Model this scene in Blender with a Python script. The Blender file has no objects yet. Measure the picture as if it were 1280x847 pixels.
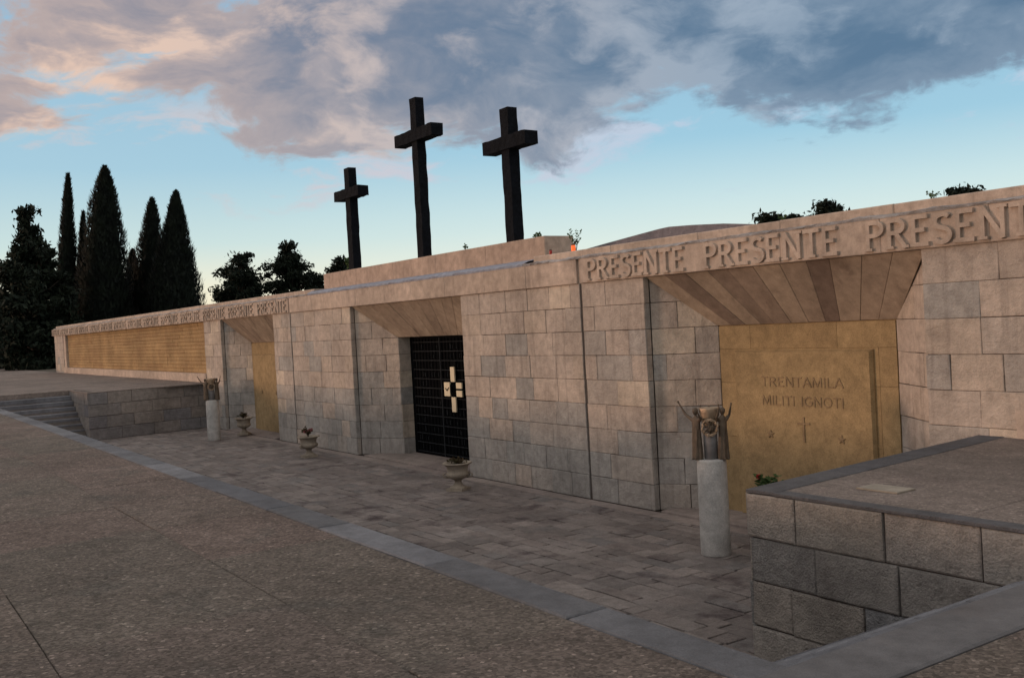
import bpy, math, random
from mathutils import Vector, Matrix, noise
R = math.radians
random.seed(7)
scene = bpy.context.scene
col = scene.collection

# ------------------------------------------------------------------ camera
YAW, PITCH, ROLL = R(56.14136), R(-1.0076), R(3.10544)
F = Vector((-math.sin(YAW)*math.cos(PITCH), math.cos(YAW)*math.cos(PITCH), math.sin(PITCH)))
r0 = Vector((math.cos(YAW), math.sin(YAW), 0)); u0 = r0.cross(F)
RX = math.cos(ROLL)*r0 - math.sin(ROLL)*u0
UX = math.sin(ROLL)*r0 + math.cos(ROLL)*u0
cam_d = bpy.data.cameras.new('camera'); cam = bpy.data.objects.new('camera', cam_d); col.objects.link(cam)
cam_d.sensor_width = 36; cam_d.lens = 1242.82/1280*36; cam_d.clip_end = 3000; cam_d.clip_start = 0.05
m = Matrix((RX, UX, -F)).transposed().to_4x4(); m.translation = Vector((0, -10.2142, 3.0326)); cam.matrix_world = m
scene.camera = cam

# ------------------------------------------------------------------ light, sky, exposure
SUN_AZ = Vector((-0.55, -0.83, 0)).normalized(); SUN_EL = R(0.5)
sd = bpy.data.lights.new('sun', 'SUN'); sd.energy = 1.35; sd.angle = R(10); sd.color = (1.0, 0.62, 0.42)
sun = bpy.data.objects.new('sun', sd); col.objects.link(sun)
to_sun = Vector((SUN_AZ.x*math.cos(SUN_EL), SUN_AZ.y*math.cos(SUN_EL), math.sin(SUN_EL)))
sun.rotation_euler = to_sun.to_track_quat('Z', 'Y').to_euler(); sun.location = to_sun*60

class NT:
    def __init__(s, tree): s.t = tree; s.n = tree.nodes; s.l = tree.links
    def new(s, typ, **k):
        n = s.n.new(typ)
        for a, v in k.items(): setattr(n, a, v)
        return n
    def put(s, sock, v):
        if isinstance(v, bpy.types.NodeSocket): s.l.new(v, sock)
        elif isinstance(v, bpy.types.Node): s.l.new(v.outputs[0], sock)
        else: sock.default_value = v
    def math(s, op, a, b=0.0, c=None, clamp=False):
        n = s.new('ShaderNodeMath', operation=op, use_clamp=clamp); s.put(n.inputs[0], a); s.put(n.inputs[1], b)
        if c is not None: s.put(n.inputs[2], c)
        return n.outputs[0]
    def ramp(s, fac, pts, interp='LINEAR'):
        n = s.new('ShaderNodeValToRGB'); e = n.color_ramp.elements; n.color_ramp.interpolation = interp
        while len(e) < len(pts): e.new(0.5)
        for k, (p, c) in enumerate(pts):
            e[k].position = p; e[k].color = (c, c, c, 1) if isinstance(c, (int, float)) else (*c, 1)
        s.put(n.inputs[0], fac); return n.outputs[0]
    def mix(s, fac, a, b, mode='MIX'):
        n = s.new('ShaderNodeMix', data_type='RGBA', blend_type=mode); s.put(n.inputs[0], fac)
        for sock, v in ((n.inputs[6], a), (n.inputs[7], b)):
            if isinstance(v, tuple) and len(v) == 3: v = (*v, 1)
            s.put(sock, v)
        return n.outputs[2]
    def noise(s, vec, scale, detail=4, rough=0.55, dist=0.0, w=None):
        n = s.new('ShaderNodeTexNoise'); s.put(n.inputs['Vector'], vec)
        n.inputs['Scale'].default_value = scale; n.inputs['Detail'].default_value = detail
        n.inputs['Roughness'].default_value = rough; n.inputs['Distortion'].default_value = dist
        return n.outputs[0]
    def smooth(s, v, a, b):
        n = s.new('ShaderNodeMapRange', interpolation_type='SMOOTHSTEP'); s.put(n.inputs[0], v)
        n.inputs[1].default_value = a; n.inputs[2].default_value = b; return n.outputs[0]
    def mapping(s, vec, loc=(0, 0, 0), scale=(1, 1, 1), rot=(0, 0, 0)):
        n = s.new('ShaderNodeMapping'); s.put(n.inputs[0], vec)
        n.inputs[1].default_value = loc; n.inputs[2].default_value = rot; n.inputs[3].default_value = scale; return n.outputs[0]

world = bpy.data.worlds.new('World'); scene.world = world; world.use_nodes = True
w = NT(world.node_tree); w.n.clear()
tc = w.new('ShaderNodeTexCoord').outputs['Generated']
sep = w.new('ShaderNodeSeparateXYZ'); w.put(sep.inputs[0], tc); X, Y, Z = sep.outputs
sky = w.new('ShaderNodeTexSky', sky_type='NISHITA'); sky.sun_disc = False
sky.sun_elevation = R(3.0); sky.sun_rotation = math.atan2(SUN_AZ.x, SUN_AZ.y)
sky_s = w.mix(1.0, sky.outputs[0], (0.10, 0.10, 0.10), 'MULTIPLY')
grad = w.ramp(Z, [(0.0, (0.82, 0.66, 0.42)), (0.045, (0.74, 0.70, 0.54)), (0.09, (0.48, 0.61, 0.61)), (0.16, (0.31, 0.49, 0.60)), (0.35, (0.22, 0.38, 0.54)), (1.0, (0.14, 0.23, 0.36))])
gradr = w.ramp(Z, [(0.0, (0.72, 0.72, 0.60)), (0.05, (0.66, 0.73, 0.66)), (0.11, (0.48, 0.63, 0.66)), (0.17, (0.28, 0.49, 0.62)), (0.35, (0.20, 0.36, 0.54)), (1.0, (0.14, 0.23, 0.36))])
fr = w.smooth(Y, 0.15, 0.75)
clear = w.mix(fr, grad, gradr)
clear = w.mix(0.12, clear, sky_s)
# clouds: fractal noise on the view direction, heavier with elevation
warp = w.new('ShaderNodeVectorMath', operation='ADD')
wn = w.new('ShaderNodeTexNoise'); w.put(wn.inputs[0], w.mapping(tc, scale=(5, 5, 9))); wn.inputs['Scale'].default_value = 1; wn.inputs['Detail'].default_value = 3
ws = w.new('ShaderNodeVectorMath', operation='SCALE'); w.put(ws.inputs[0], wn.outputs['Color']); ws.inputs[3].default_value = 0.10
w.put(warp.inputs[0], tc); w.put(warp.inputs[1], ws.outputs[0])
cv = w.mapping(warp.outputs[0], loc=(3.1, 1.7, 0.4), scale=(1, 1, 2.4))
n1 = w.noise(cv, 6.5, 10, 0.60)
n0 = w.noise(w.mapping(tc, loc=(1.3, 4.1, 2.2), scale=(1, 1, 1.6)), 3.2, 2, 0.5)
n2 = w.noise(w.mapping(cv, loc=(7, 2, 5), scale=(1, 1, 0.8)), 8.0, 9, 0.58)
Zw = w.math('ADD', Z, w.math('MULTIPLY', w.math('SUBTRACT', n0, 0.5), 0.10))
cover = w.ramp(Zw, [(0.0, 0.0), (0.11, 0.12), (0.155, 0.20), (0.20, 0.37), (0.24, 0.51), (0.30, 0.46), (0.45, 0.50), (1.0, 0.45)])
dens = w.math('ADD', n1, w.math('SUBTRACT', cover, 0.30))
mask = w.smooth(dens, 0.485, 0.60)
thick = w.smooth(dens, 0.54, 0.86)
lit = w.mix(fr, (0.60, 0.43, 0.34), (0.23, 0.29, 0.365))
dark = w.mix(fr, (0.155, 0.17, 0.225), (0.075, 0.135, 0.215))
shade = w.smooth(n2, 0.49, 0.66)
lf = w.math('ADD', w.math('MULTIPLY', shade, 0.70), w.math('MULTIPLY', w.math('SUBTRACT', 1.0, thick), 0.50), clamp=True)
cl = w.mix(lf, dark, lit)
cl = w.mix(w.smooth(Z, 0.30, 0.48), cl, w.mix(lf, (0.47, 0.455, 0.45), (0.66, 0.63, 0.59)))
wz = w.math('MULTIPLY', w.smooth(Z, 0.10, 0.14), w.smooth(Z, 0.24, 0.19))
wisp = w.math('MULTIPLY', w.smooth(w.noise(w.mapping(warp.outputs[0], loc=(2.2, 8.1, 3.3), scale=(1, 1, 3.4)), 6.0, 8, 0.6), 0.53, 0.64), w.math('MULTIPLY', wz, 0.85))
clear = w.mix(wisp, clear, w.mix(fr, (0.52, 0.43, 0.42), (0.40, 0.46, 0.56)))
skyc = w.mix(w.math('MULTIPLY', mask, 0.96), clear, cl)
# afterglow round the sunset, behind the viewer
dt = w.new('ShaderNodeVectorMath', operation='DOT_PRODUCT'); w.put(dt.inputs[0], tc); dt.inputs[1].default_value = tuple(SUN_AZ)
glow = w.math('MULTIPLY', w.smooth(dt.outputs['Value'], 0.55, 1.0), w.math('SUBTRACT', 1.0, w.smooth(Z, 0.02, 0.38)))
skyc = w.mix(glow, skyc, (1.15, 0.78, 0.56))
bg = w.new('ShaderNodeBackground'); w.put(bg.inputs[0], skyc); bg.inputs[1].default_value = 1.0
out = w.new('ShaderNodeOutputWorld'); w.l.new(bg.outputs[0], out.inputs[0])

scene.view_settings.view_transform = 'Standard'; scene.view_settings.look = 'None'
scene.view_settings.exposure = 0.43; scene.view_settings.gamma = 1.0; scene.view_settings.use_curve_mapping = False
scene.render.engine = 'CYCLES'

# ------------------------------------------------------------------ materials
def newmat(name):
    mt = bpy.data.materials.new(name); mt.use_nodes = True
    t = NT(mt.node_tree); t.n.clear()
    b = t.new('ShaderNodeBsdfPrincipled'); o = t.new('ShaderNodeOutputMaterial'); t.l.new(b.outputs[0], o.inputs[0])
    oc = t.new('ShaderNodeTexCoord').outputs['Object']
    return mt, t, b, oc
def bump(t, b, h, dist, strength=1.0):
    n = t.new('ShaderNodeBump'); n.inputs['Distance'].default_value = dist; n.inputs['Strength'].default_value = strength
    t.put(n.inputs['Height'], h); t.l.new(n.outputs[0], b.inputs['Normal'])
def stone(name, tones, rough=0.9, bscale=28, bdist=0.012, stain=0.35, stain_col=(0.10, 0.08, 0.07), fine=140, streak=0.0, spec=0.25, speck=0.0):
    """stone whose blocks each carry a random tone in the attribute 'tone'"""
    mt, t, b, oc = newmat(name)
    at = t.new('ShaderNodeAttribute', attribute_name='tone'); tone = at.outputs['Fac']
    n = len(tones)
    base = t.ramp(tone, [(i/(n-1), c) for i, c in enumerate(tones)])
    big = t.noise(oc, 0.9, 5, 0.6); mid = t.noise(oc, 7, 6, 0.65); fn = t.noise(oc, fine, 3, 0.7)
    c = t.mix(1.0, base, t.ramp(mid, [(0.25, 0.72), (0.75, 1.22)]), 'MULTIPLY')
    c = t.mix(1.0, c, t.ramp(big, [(0.3, 0.78), (0.7, 1.2)]), 'MULTIPLY')
    c = t.mix(1.0, c, t.ramp(fn, [(0.3, 0.80), (0.7, 1.18)]), 'MULTIPLY')
    st = t.smooth(t.noise(t.mapping(oc, loc=(4, 9, 2), scale=(1, 1, 0.5)), 1.7, 7, 0.65), 0.52, 0.72)
    c = t.mix(t.math('MULTIPLY', st, stain), c, stain_col)
    if streak:
        sk = t.smooth(t.noise(t.mapping(oc, scale=(6, 6, 0.45)), 1.3, 5, 0.6), 0.52, 0.68)
        c = t.mix(t.math('MULTIPLY', sk, streak), c, stain_col)
    if speck:
        vo = t.new('ShaderNodeTexVoronoi'); t.put(vo.inputs['Vector'], oc); vo.inputs['Scale'].default_value = 60
        sp = t.ramp(vo.outputs['Color'], [(0.0, 0.45), (0.5, 0.9), (0.85, 1.25), (0.97, 2.3)])
        c = t.mix(speck, c, t.mix(1.0, c, sp, 'MULTIPLY'))
    t.put(b.inputs['Base Color'], c); b.inputs['Roughness'].default_value = rough
    b.inputs['Specular IOR Level'].default_value = spec
    h = t.math('ADD', t.math('MULTIPLY', t.noise(oc, bscale, 6, 0.7), 1.0), t.math('MULTIPLY', t.noise(oc, bscale*0.22, 4, 0.6), 1.2))
    bump(t, b, h, bdist)
    return mt
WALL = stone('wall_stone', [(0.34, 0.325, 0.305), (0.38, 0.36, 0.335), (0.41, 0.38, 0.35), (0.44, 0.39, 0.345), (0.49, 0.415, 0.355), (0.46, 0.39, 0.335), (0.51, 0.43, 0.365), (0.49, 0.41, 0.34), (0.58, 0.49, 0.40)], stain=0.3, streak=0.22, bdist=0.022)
FRIEZE = stone('frieze_stone', [(0.47, 0.38, 0.31), (0.50, 0.405, 0.335)], stain=0.30, streak=0.18, bdist=0.008)
ROUGHTOP = stone('weathered_stone', [(0.33, 0.31, 0.31), (0.42, 0.40, 0.39)], stain=0.5, bdist=0.03)
PLINTH = stone('plinth_stone', [(0.45, 0.34, 0.27), (0.50, 0.38, 0.30)], stain=0.15, streak=0.15, bdist=0.006)
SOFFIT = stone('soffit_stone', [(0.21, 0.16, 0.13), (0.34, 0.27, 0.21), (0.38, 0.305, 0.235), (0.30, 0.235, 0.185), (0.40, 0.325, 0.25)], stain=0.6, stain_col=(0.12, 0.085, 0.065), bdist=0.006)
OCHRE = stone('ochre_stone', [(0.31, 0.22, 0.115), (0.34, 0.245, 0.13)], stain=0.18, stain_col=(0.20, 0.14, 0.08), bdist=0.004, fine=60)
GOLD = stone('gilded_stone', [(0.37, 0.245, 0.12), (0.40, 0.265, 0.13), (0.34, 0.215, 0.105)], stain=0.3, stain_col=(0.22, 0.13, 0.07), bdist=0.01)
BRONZELET = stone('aged_lettering', [(0.25, 0.175, 0.10), (0.27, 0.19, 0.11)], bdist=0.003)
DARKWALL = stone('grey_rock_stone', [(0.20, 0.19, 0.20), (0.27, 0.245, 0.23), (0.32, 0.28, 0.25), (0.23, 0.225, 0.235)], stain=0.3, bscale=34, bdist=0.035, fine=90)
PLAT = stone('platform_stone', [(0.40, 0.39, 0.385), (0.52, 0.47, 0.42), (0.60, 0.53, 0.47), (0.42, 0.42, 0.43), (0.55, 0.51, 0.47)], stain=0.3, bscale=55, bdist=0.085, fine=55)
COPE = stone('kerb_stone', [(0.13, 0.133, 0.15), (0.20, 0.205, 0.222), (0.15, 0.15, 0.16), (0.23, 0.232, 0.25), (0.17, 0.172, 0.19)], stain=0.6, stain_col=(0.11, 0.105, 0.11), bscale=40, bdist=0.035, rough=0.8, spec=0.3)
COPE2 = stone('smooth_kerb_stone', [(0.12, 0.115, 0.118), (0.135, 0.13, 0.132)], stain=0.25, bdist=0.006, rough=0.8)
COPE3 = stone('platform_edge_stone', [(0.115, 0.12, 0.14), (0.15, 0.155, 0.175), (0.17, 0.165, 0.17)], stain=0.5, stain_col=(0.14, 0.12, 0.105), bscale=50, bdist=0.05)
FLAG = stone('court_flagstone', [(0.19, 0.165, 0.155), (0.24, 0.205, 0.19), (0.21, 0.185, 0.175), (0.30, 0.26, 0.24), (0.195, 0.18, 0.175)], stain=0.92, stain_col=(0.085, 0.066, 0.068), bscale=22, bdist=0.045, fine=50)
SMOOTHFLAG = stone('threshold_stone', [(0.24, 0.20, 0.185), (0.29, 0.245, 0.22)], stain=0.3, bdist=0.006)
PAVE = stone('washed_aggregate', [(0.255, 0.21, 0.18), (0.315, 0.24, 0.205), (0.26, 0.22, 0.185), (0.32, 0.25, 0.21)], stain=0.7, stain_col=(0.18, 0.165, 0.145), bscale=60, bdist=0.06, fine=120, speck=1.0, rough=0.88)
TERR = stone('terrace_aggregate', [(0.21, 0.175, 0.155), (0.25, 0.205, 0.18)], stain=0.45, stain_col=(0.15, 0.12, 0.11), bscale=60, bdist=0.02, speck=0.6)
STEP = stone('step_stone', [(0.15, 0.15, 0.165), (0.20, 0.20, 0.215)], stain=0.3, bdist=0.02)
MARBLE = stone('column_marble', [(0.47, 0.46, 0.44), (0.49, 0.48, 0.46)], stain=0.12, stain_col=(0.25, 0.23, 0.21), bdist=0.008, rough=0.7, fine=60)
URNS = stone('urn_stone', [(0.30, 0.26, 0.21), (0.34, 0.29, 0.23)], stain=0.6, stain_col=(0.11, 0.09, 0.07), bscale=40, bdist=0.008)
MORTAR = stone('dark_mortar', [(0.09, 0.075, 0.07), (0.10, 0.085, 0.075)], bdist=0.01)
EARTH = stone('earth', [(0.10, 0.09, 0.07), (0.12, 0.10, 0.08)], bscale=6, bdist=0.05)
def simple(name, c, rough=0.6, metal=0.0, bs=0, bd=0.0, var=0.3, emis=None, spec=0.5):
    mt, t, b, oc = newmat(name)
    n = t.noise(oc, 9, 5, 0.6)
    t.put(b.inputs['Base Color'], t.mix(1.0, (*c, 1), t.ramp(n, [(0.25, 1-var), (0.75, 1+var)]), 'MULTIPLY'))
    b.inputs['Roughness'].default_value = rough; b.inputs['Metallic'].default_value = metal
    b.inputs['Specular IOR Level'].default_value = spec
    if bs: bump(t, b, t.noise(oc, bs, 5, 0.65), bd)
    if emis: b.inputs['Emission Color'].default_value = (*emis[0], 1); b.inputs['Emission Strength'].default_value = emis[1]
    return mt
IRON = simple('black_cross_metal', (0.005, 0.006, 0.009), 0.85, 0.0, 9, 0.03, 0.5, spec=0.12)
GATEM = simple('gate_iron', (0.0035, 0.004, 0.005), 0.9, 0.0, 40, 0.003, spec=0.05)
GATEBAR = simple('gate_bar_iron', (0.030, 0.034, 0.038), 0.8, 0.0, 40, 0.003, spec=0.1)
CREAM = simple('cream_plate', (0.68, 0.60, 0.42), 0.5, 0.0, 30, 0.002, 0.08)
BRONZE = simple('weathered_bronze', (0.11, 0.082, 0.058), 0.65, 0.3, 45, 0.006, 0.45)
BRONZEL = simple('rubbed_bronze', (0.36, 0.27, 0.19), 0.5, 0.5, 45, 0.004, 0.35)
LEAD = simple('lead_roof', (0.26, 0.28, 0.34), 0.8, 0.0, 6, 0.03, 0.25)
HUMP = simple('grey_roof_slab', (0.17, 0.155, 0.17), 0.9, 0.0, 18, 0.02, 0.3)
def leafmat(name, c1, c2):
    mt, t, b, oc = newmat(name)
    n = t.noise(oc, 1.2, 4, 0.6)
    t.put(b.inputs['Base Color'], t.mix(t.smooth(n, 0.35, 0.65), (*c1, 1), (*c2, 1))); b.inputs['Roughness'].default_value = 0.8
    b.inputs['Specular IOR Level'].default_value = 0.2
    return mt
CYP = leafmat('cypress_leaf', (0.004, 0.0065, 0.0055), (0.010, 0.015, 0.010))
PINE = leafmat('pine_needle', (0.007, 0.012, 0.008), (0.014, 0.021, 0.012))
GREEN = leafmat('plant_leaf', (0.05, 0.09, 0.03), (0.08, 0.13, 0.045))
DRYL = leafmat('dry_leaf', (0.09, 0.06, 0.035), (0.05, 0.055, 0.025))
BARK = simple('bark', (0.05, 0.038, 0.03), 0.9, 0, 14, 0.02)
RED = simple('red_petal', (0.42, 0.03, 0.03), 0.6, 0, var=0.2)
ROSE = simple('dull_pink_petal', (0.30, 0.10, 0.10), 0.7, 0, var=0.3)
LAMPRED = simple('red_lamp_plastic', (0.35, 0.015, 0.01), 0.35, 0, var=0.1)
LAMPLIT = simple('lit_lamp_plastic', (0.8, 0.16, 0.04), 0.35, 0, var=0.1, emis=((1.0, 0.13, 0.02), 0.55))

# ------------------------------------------------------------------ mesh helpers
class MB:
    def __init__(s): s.v = []; s.f = []; s.c = []
    def add(s, vs, fs, tone=0.5):
        o = len(s.v); s.v += [tuple(p) for p in vs]; s.f += [tuple(i+o for i in f) for f in fs]; s.c += [tone]*len(fs)
    def box(s, a, b, tone=0.5):
        x0, y0, z0 = a; x1, y1, z1 = b
        s.add([(x0,y0,z0),(x1,y0,z0),(x1,y1,z0),(x0,y1,z0),(x0,y0,z1),(x1,y0,z1),(x1,y1,z1),(x0,y1,z1)],
              [(0,3,2,1),(4,5,6,7),(0,1,5,4),(1,2,6,5),(2,3,7,6),(3,0,4,7)], tone)
    def build(s, name, mat, parent=None, smooth=False, origin=None):
        me = bpy.data.meshes.new(name); me.from_pydata(s.v, [], s.f); me.materials.append(mat)
        at = me.attributes.new('tone', 'FLOAT', 'FACE'); at.data.foreach_set('value', s.c)
        if smooth: me.polygons.foreach_set('use_smooth', [True]*len(me.polygons))
        me.update()
        return link(name, me, parent)
def link(name, me, parent=None):
    o = bpy.data.objects.new(name, me); col.objects.link(o)
    if parent: o.parent = parent; o.matrix_parent_inverse = (Matrix.Translation(parent['base']) if 'base' in parent else Matrix()).inverted()
    return o
def tag(o, label, cat, group=None):
    o['label'] = label; o['category'] = cat
    if group: o['group'] = group
    return o
def struct(o, kind='structure'): o['kind'] = kind; return o
def thing(name, label, cat, base=(0, 0, 0), group=None, worldmesh=True):
    """Empty at the thing's base; with worldmesh its parts are modelled in world coordinates"""
    o = bpy.data.objects.new(name, None); col.objects.link(o); o.empty_display_size = 0.3
    o.location = base
    if worldmesh: o['base'] = list(base)
    return tag(o, label, cat, group)
def inset(poly, d):
    n = len(poly); res = []
    area = sum(poly[i][0]*poly[(i+1) % n][1]-poly[(i+1) % n][0]*poly[i][1] for i in range(n))
    if area < 0: poly = poly[::-1]
    L = []
    for i in range(n):
        a, b = poly[i], poly[(i+1) % n]; dx, dy = b[0]-a[0], b[1]-a[1]; l = math.hypot(dx, dy)
        if l < 1e-6: continue
        nx, ny = -dy/l, dx/l; L.append((a[0]+nx*d, a[1]+ny*d, dx/l, dy/l))
    n = len(L)
    for i in range(n):
        x1, y1, a1, b1 = L[i-1]; x2, y2, a2, b2 = L[i]
        den = a1*b2-b1*a2
        if abs(den) < 1e-6: res.append((x2, y2)); continue
        t = ((x2-x1)*b2-(y2-y1)*a2)/den; res.append((x1+a1*t, y1+b1*t))
    return res
def clip(poly, a, b, c):
    """keep a*s+b*t<=c"""
    out = []
    for i in range(len(poly)):
        p, q = poly[i], poly[(i+1) % len(poly)]
        dp, dq = a*p[0]+b*p[1]-c, a*q[0]+b*q[1]-c
        if dp <= 0: out.append(p)
        if dp*dq < 0: k = dp/(dp-dq); out.append((p[0]+(q[0]-p[0])*k, p[1]+(q[1]-p[1])*k))
    return out
def area(p): return abs(sum(p[i][0]*p[(i+1) % len(p)][1]-p[(i+1) % len(p)][0]*p[i][1] for i in range(len(p))))/2
def pblock(mb, poly, O, U, V, N, depth=0.03, out=0.0, gap=0.004, ch=0.006, tone=0.5, wob=0.0, top_bulge=0.0):
    """one stone: convex polygon in the (U,V) plane, standing 'out' proud, chamfered"""
    if len(poly) < 3 or area(poly) < 0.002: return
    a = inset(poly, gap); 
    if len(a) < 3: return
    if wob: a = [(p[0]+random.uniform(-wob, wob), p[1]+random.uniform(-wob, wob)) for p in a]
    b = inset(a, ch)
    if len(b) != len(a) or area(b) >= area(a) or area(b) < 1e-4: b = a
    n = len(a)
    P = lambda q, d: O+U*q[0]+V*q[1]+N*d
    flip = U.cross(V).dot(N) < 0
    vs = [P(q, -depth) for q in a]+[P(q, out-ch*0.7) for q in a]+[P(q, out) for q in b]
    fs = []
    for i in range(n):
        j = (i+1) % n
        fs += [(i, j, n+j, n+i), (n+i, n+j, 2*n+j, 2*n+i)]
    fs.append(tuple(range(2*n, 3*n)))
    if flip: fs = [f[::-1] for f in fs]
    mb.add(vs, fs, tone)
UXv, ZV, YV = Vector((1, 0, 0)), Vector((0, 0, 1)), Vector((0, 1, 0))
def courses(mb, s0, s1, t0, t1, O, U, V, N, ch=0.4, lens=(0.5, 1.0), clips=(), depth=0.03, jit=0.006, tones=None, rnd=None, gap=0.004, wob=0.0, cham=0.007, seedoff=0):
    rn = rnd or random
    t = t0; k = 0
    while t < t1-0.02:
        tt = min(t+ch, t1)
        s = s0 - (rn.uniform(0.35, 0.6)*lens[0] if k % 2 else 0)
        while s < s1-0.01:
            e = s+rn.uniform(*lens)
            if s1-e < lens[0]*0.45: e = s1
            poly = [(max(s, s0), t), (min(e, s1), t), (min(e, s1), tt), (max(s, s0), tt)]
            for c in clips: poly = clip(poly, *c)
            tone = rn.random() if tones is None else tones(t, rn)
            if poly and min(e, s1)-max(s, s0) > 0.03:
                pblock(mb, poly, O, U, V, N, depth, rn.uniform(-jit, jit), gap, cham, tone, wob)
            s = e
        t = tt; k += 1
def tube(mb, pts, rad, seg=8, tone=0.5, cap=True):
    pts = [Vector(p) for p in pts]; n = len(pts); vs = []; fs = []
    if not hasattr(rad, '__len__'): rad = [rad]*n
    prev = None
    for i, p in enumerate(pts):
        d = (pts[min(i+1, n-1)]-pts[max(i-1, 0)]).normalized()
        ref = prev if prev else (Vector((0, 0, 1)) if abs(d.z) < 0.9 else Vector((1, 0, 0)))
        a = d.cross(ref).normalized() if prev is None else (ref-d*ref.dot(d)).normalized()
        b = d.cross(a); prev = a
        for k in range(seg):
            an = 2*math.pi*k/seg; vs.append(p+(a*math.cos(an)+b*math.sin(an))*rad[i])
    for i in range(n-1):
        for k in range(seg):
            k2 = (k+1) % seg; fs.append((i*seg+k, i*seg+k2, (i+1)*seg+k2, (i+1)*seg+k))
    if cap: fs += [tuple(range(seg))[::-1], tuple(range((n-1)*seg, n*seg))]
    mb.add(vs, fs, tone)
def lathe(mb, prof, seg=32, c=(0, 0, 0), tone=0.5, mod=None):
    vs = []; fs = []; n = len(prof)
    for i, (r_, z) in enumerate(prof):
        for k in range(seg):
            a = 2*math.pi*k/seg; rr = r_*(mod(i, a) if mod else 1); vs.append((c[0]+rr*math.cos(a), c[1]+rr*math.sin(a), c[2]+z))
    for i in range(n-1):
        for k in range(seg):
            k2 = (k+1) % seg; fs.append((i*seg+k, i*seg+k2, (i+1)*seg+k2, (i+1)*seg+k))
    fs += [tuple(range(seg))[::-1], tuple(range((n-1)*seg, n*seg))]
    mb.add(vs, fs, tone)

# ------------------------------------------------------------------ the setting's ground
CX = -19.6; ZP = 1.513
XL, XLW, XR, XRW = -33.3, -33.9, -5.877, -6.20       # court ends (outer, at the wall)
YP, YA, YA2 = -3.99, -6.975, -7.25
XB, XB2 = -2.86, -2.48                               # top of the right flight; the left one mirrors it
XBL = 2*CX-XB; XBL2 = 2*CX-XB2
g = MB()
H = 1500; gz = ZP-0.03
def quad(mb, x0, y0, x1, y1, z, tone=0.5): mb.add([(x0,y0,z),(x1,y0,z),(x1,y1,z),(x0,y1,z)], [(0,1,2,3)], tone)
quad(g, -H, -H, H, YA-0.02, gz); quad(g, -H, 3.0, H, H, gz)
quad(g, -H, YA-0.02, XBL-0.1, 3.0, gz); quad(g, XB+0.1, YA-0.02, H, 3.0, gz)
struct(g.build('ground', EARTH))

# foreground pavement: washed-gravel slabs with open joints
rp = random.Random(11); mb = MB()
xs = [-3.95-1.45*k for k in range(-6, 42)]; ys = [YA2, -8.22, -9.47, -10.72, -11.97, -13.22, -14.5, -15.8, -17.1, -18.4, -19.7]
for i in range(len(xs)-1):
    for j in range(len(ys)-1):
        pblock(mb, [(xs[i+1], ys[j+1]), (xs[i], ys[j+1]), (xs[i], ys[j]), (xs[i+1], ys[j])], Vector((0, 0, ZP)), UXv, YV, ZV, 0.028, rp.uniform(-0.003, 0.002), rp.choice([0.0012, 0.002, 0.004]), 0.004, rp.random())
# right-hand pavement, beyond the cross kerb
xs2 = [XB2, -1.1, 0.35, 1.8, 3.25, 4.7, 6.15]; ys2 = [YA2, -6.0, -4.7, -3.45, -2.2, -0.95, -0.02]
for i in range(len(xs2)-1):
    for j in range(len(ys2)-1):
        pblock(mb, [(xs2[i], ys2[j]), (xs2[i+1], ys2[j]), (xs2[i+1], ys2[j+1]), (xs2[i], ys2[j+1])], Vector((0, 0, ZP)), UXv, YV, ZV, 0.028, rp.uniform(-0.003, 0.002), 0.003, 0.004, rp.random())
struct(mb.build('pavement', PAVE))
mb = MB()
quad(mb, -72, -70, XBL2, YA2-12.6, ZP-0.012); quad(mb, XBL2, -70, 25, -19.7, ZP-0.012); quad(mb, 6.15, -19.7, 25, -0.02, ZP-0.012)
struct(mb.build('far_pavement', TERR))

# kerb strips
def strip(mb, a, b, wdt, z, lens, horiz=True, thick=0.14, rn=rp, j=0.004, sag=0.0):
    s = a
    while s < b-0.05:
        e = min(s+rn.uniform(*lens), b)
        if b-e < lens[0]*0.4: e = b
        P = [(s, wdt[0]), (e, wdt[0]), (e, wdt[1]), (s, wdt[1])]
        if not horiz: P = [(q[1], q[0]) for q in P]
        pblock(mb, P, Vector((0, 0, z)), UXv, YV, ZV, thick, rn.uniform(-j, j), 0.003, 0.012, rn.random(), 0.006)
        s = e
mb = MB(); strip(mb, XBL-0.3, XB+0.04, (YA2, YA), ZP+0.008, (1.1, 1.7)); struct(mb.build('kerb', COPE))
mb = MB(); strip(mb, YA2, YP-0.02, (XB, XB2), ZP+0.010, (5, 6), horiz=False, j=0.001, thick=0.22); struct(mb.build('cross_kerb', COPE2))
mb = MB(); strip(mb, YA, YP, (XBL2, XBL), ZP+0.006, (1.3, 1.9), horiz=False, thick=0.22); struct(mb.build('far_cross_kerb', TERR))

# sunken court: rough flagstones
rc = random.Random(5); mb = MB()
y = YA
while y < -0.32:
    hh = rc.uniform(0.17, 0.34); y2 = min(y+hh, -0.30); x = XL-0.4+rc.uniform(-0.3, 0)
    while x < XR+0.3:
        x2 = x+rc.uniform(0.20, 0.62)
        pblock(mb, [(x, y), (x2, y), (x2, y2), (x, y2)], Vector((0, 0, 0)), UXv, YV, ZV, 0.04, rc.uniform(-0.004, 0.003), 0.004, 0.007, rc.random(), 0.02)
        x = x2
    y = y2
struct(mb.build('court_floor', FLAG))
mb = MB(); quad(mb, XBL, YA-0.02, XB+0.1, 3.0, -0.022); struct(mb.build('court_bed', MORTAR))
mb = MB(); x = -34.0
while x < -6:
    x2 = min(x+rc.uniform(1.0, 1.5), -5.9); pblock(mb, [(x, -0.30), (x2, -0.30), (x2, -0.03), (x, -0.03)], Vector((0, 0, 0)), UXv, YV, ZV, 0.03, rc.uniform(0, 0.006), 0.004, 0.006, rc.random()); x = x2
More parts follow.
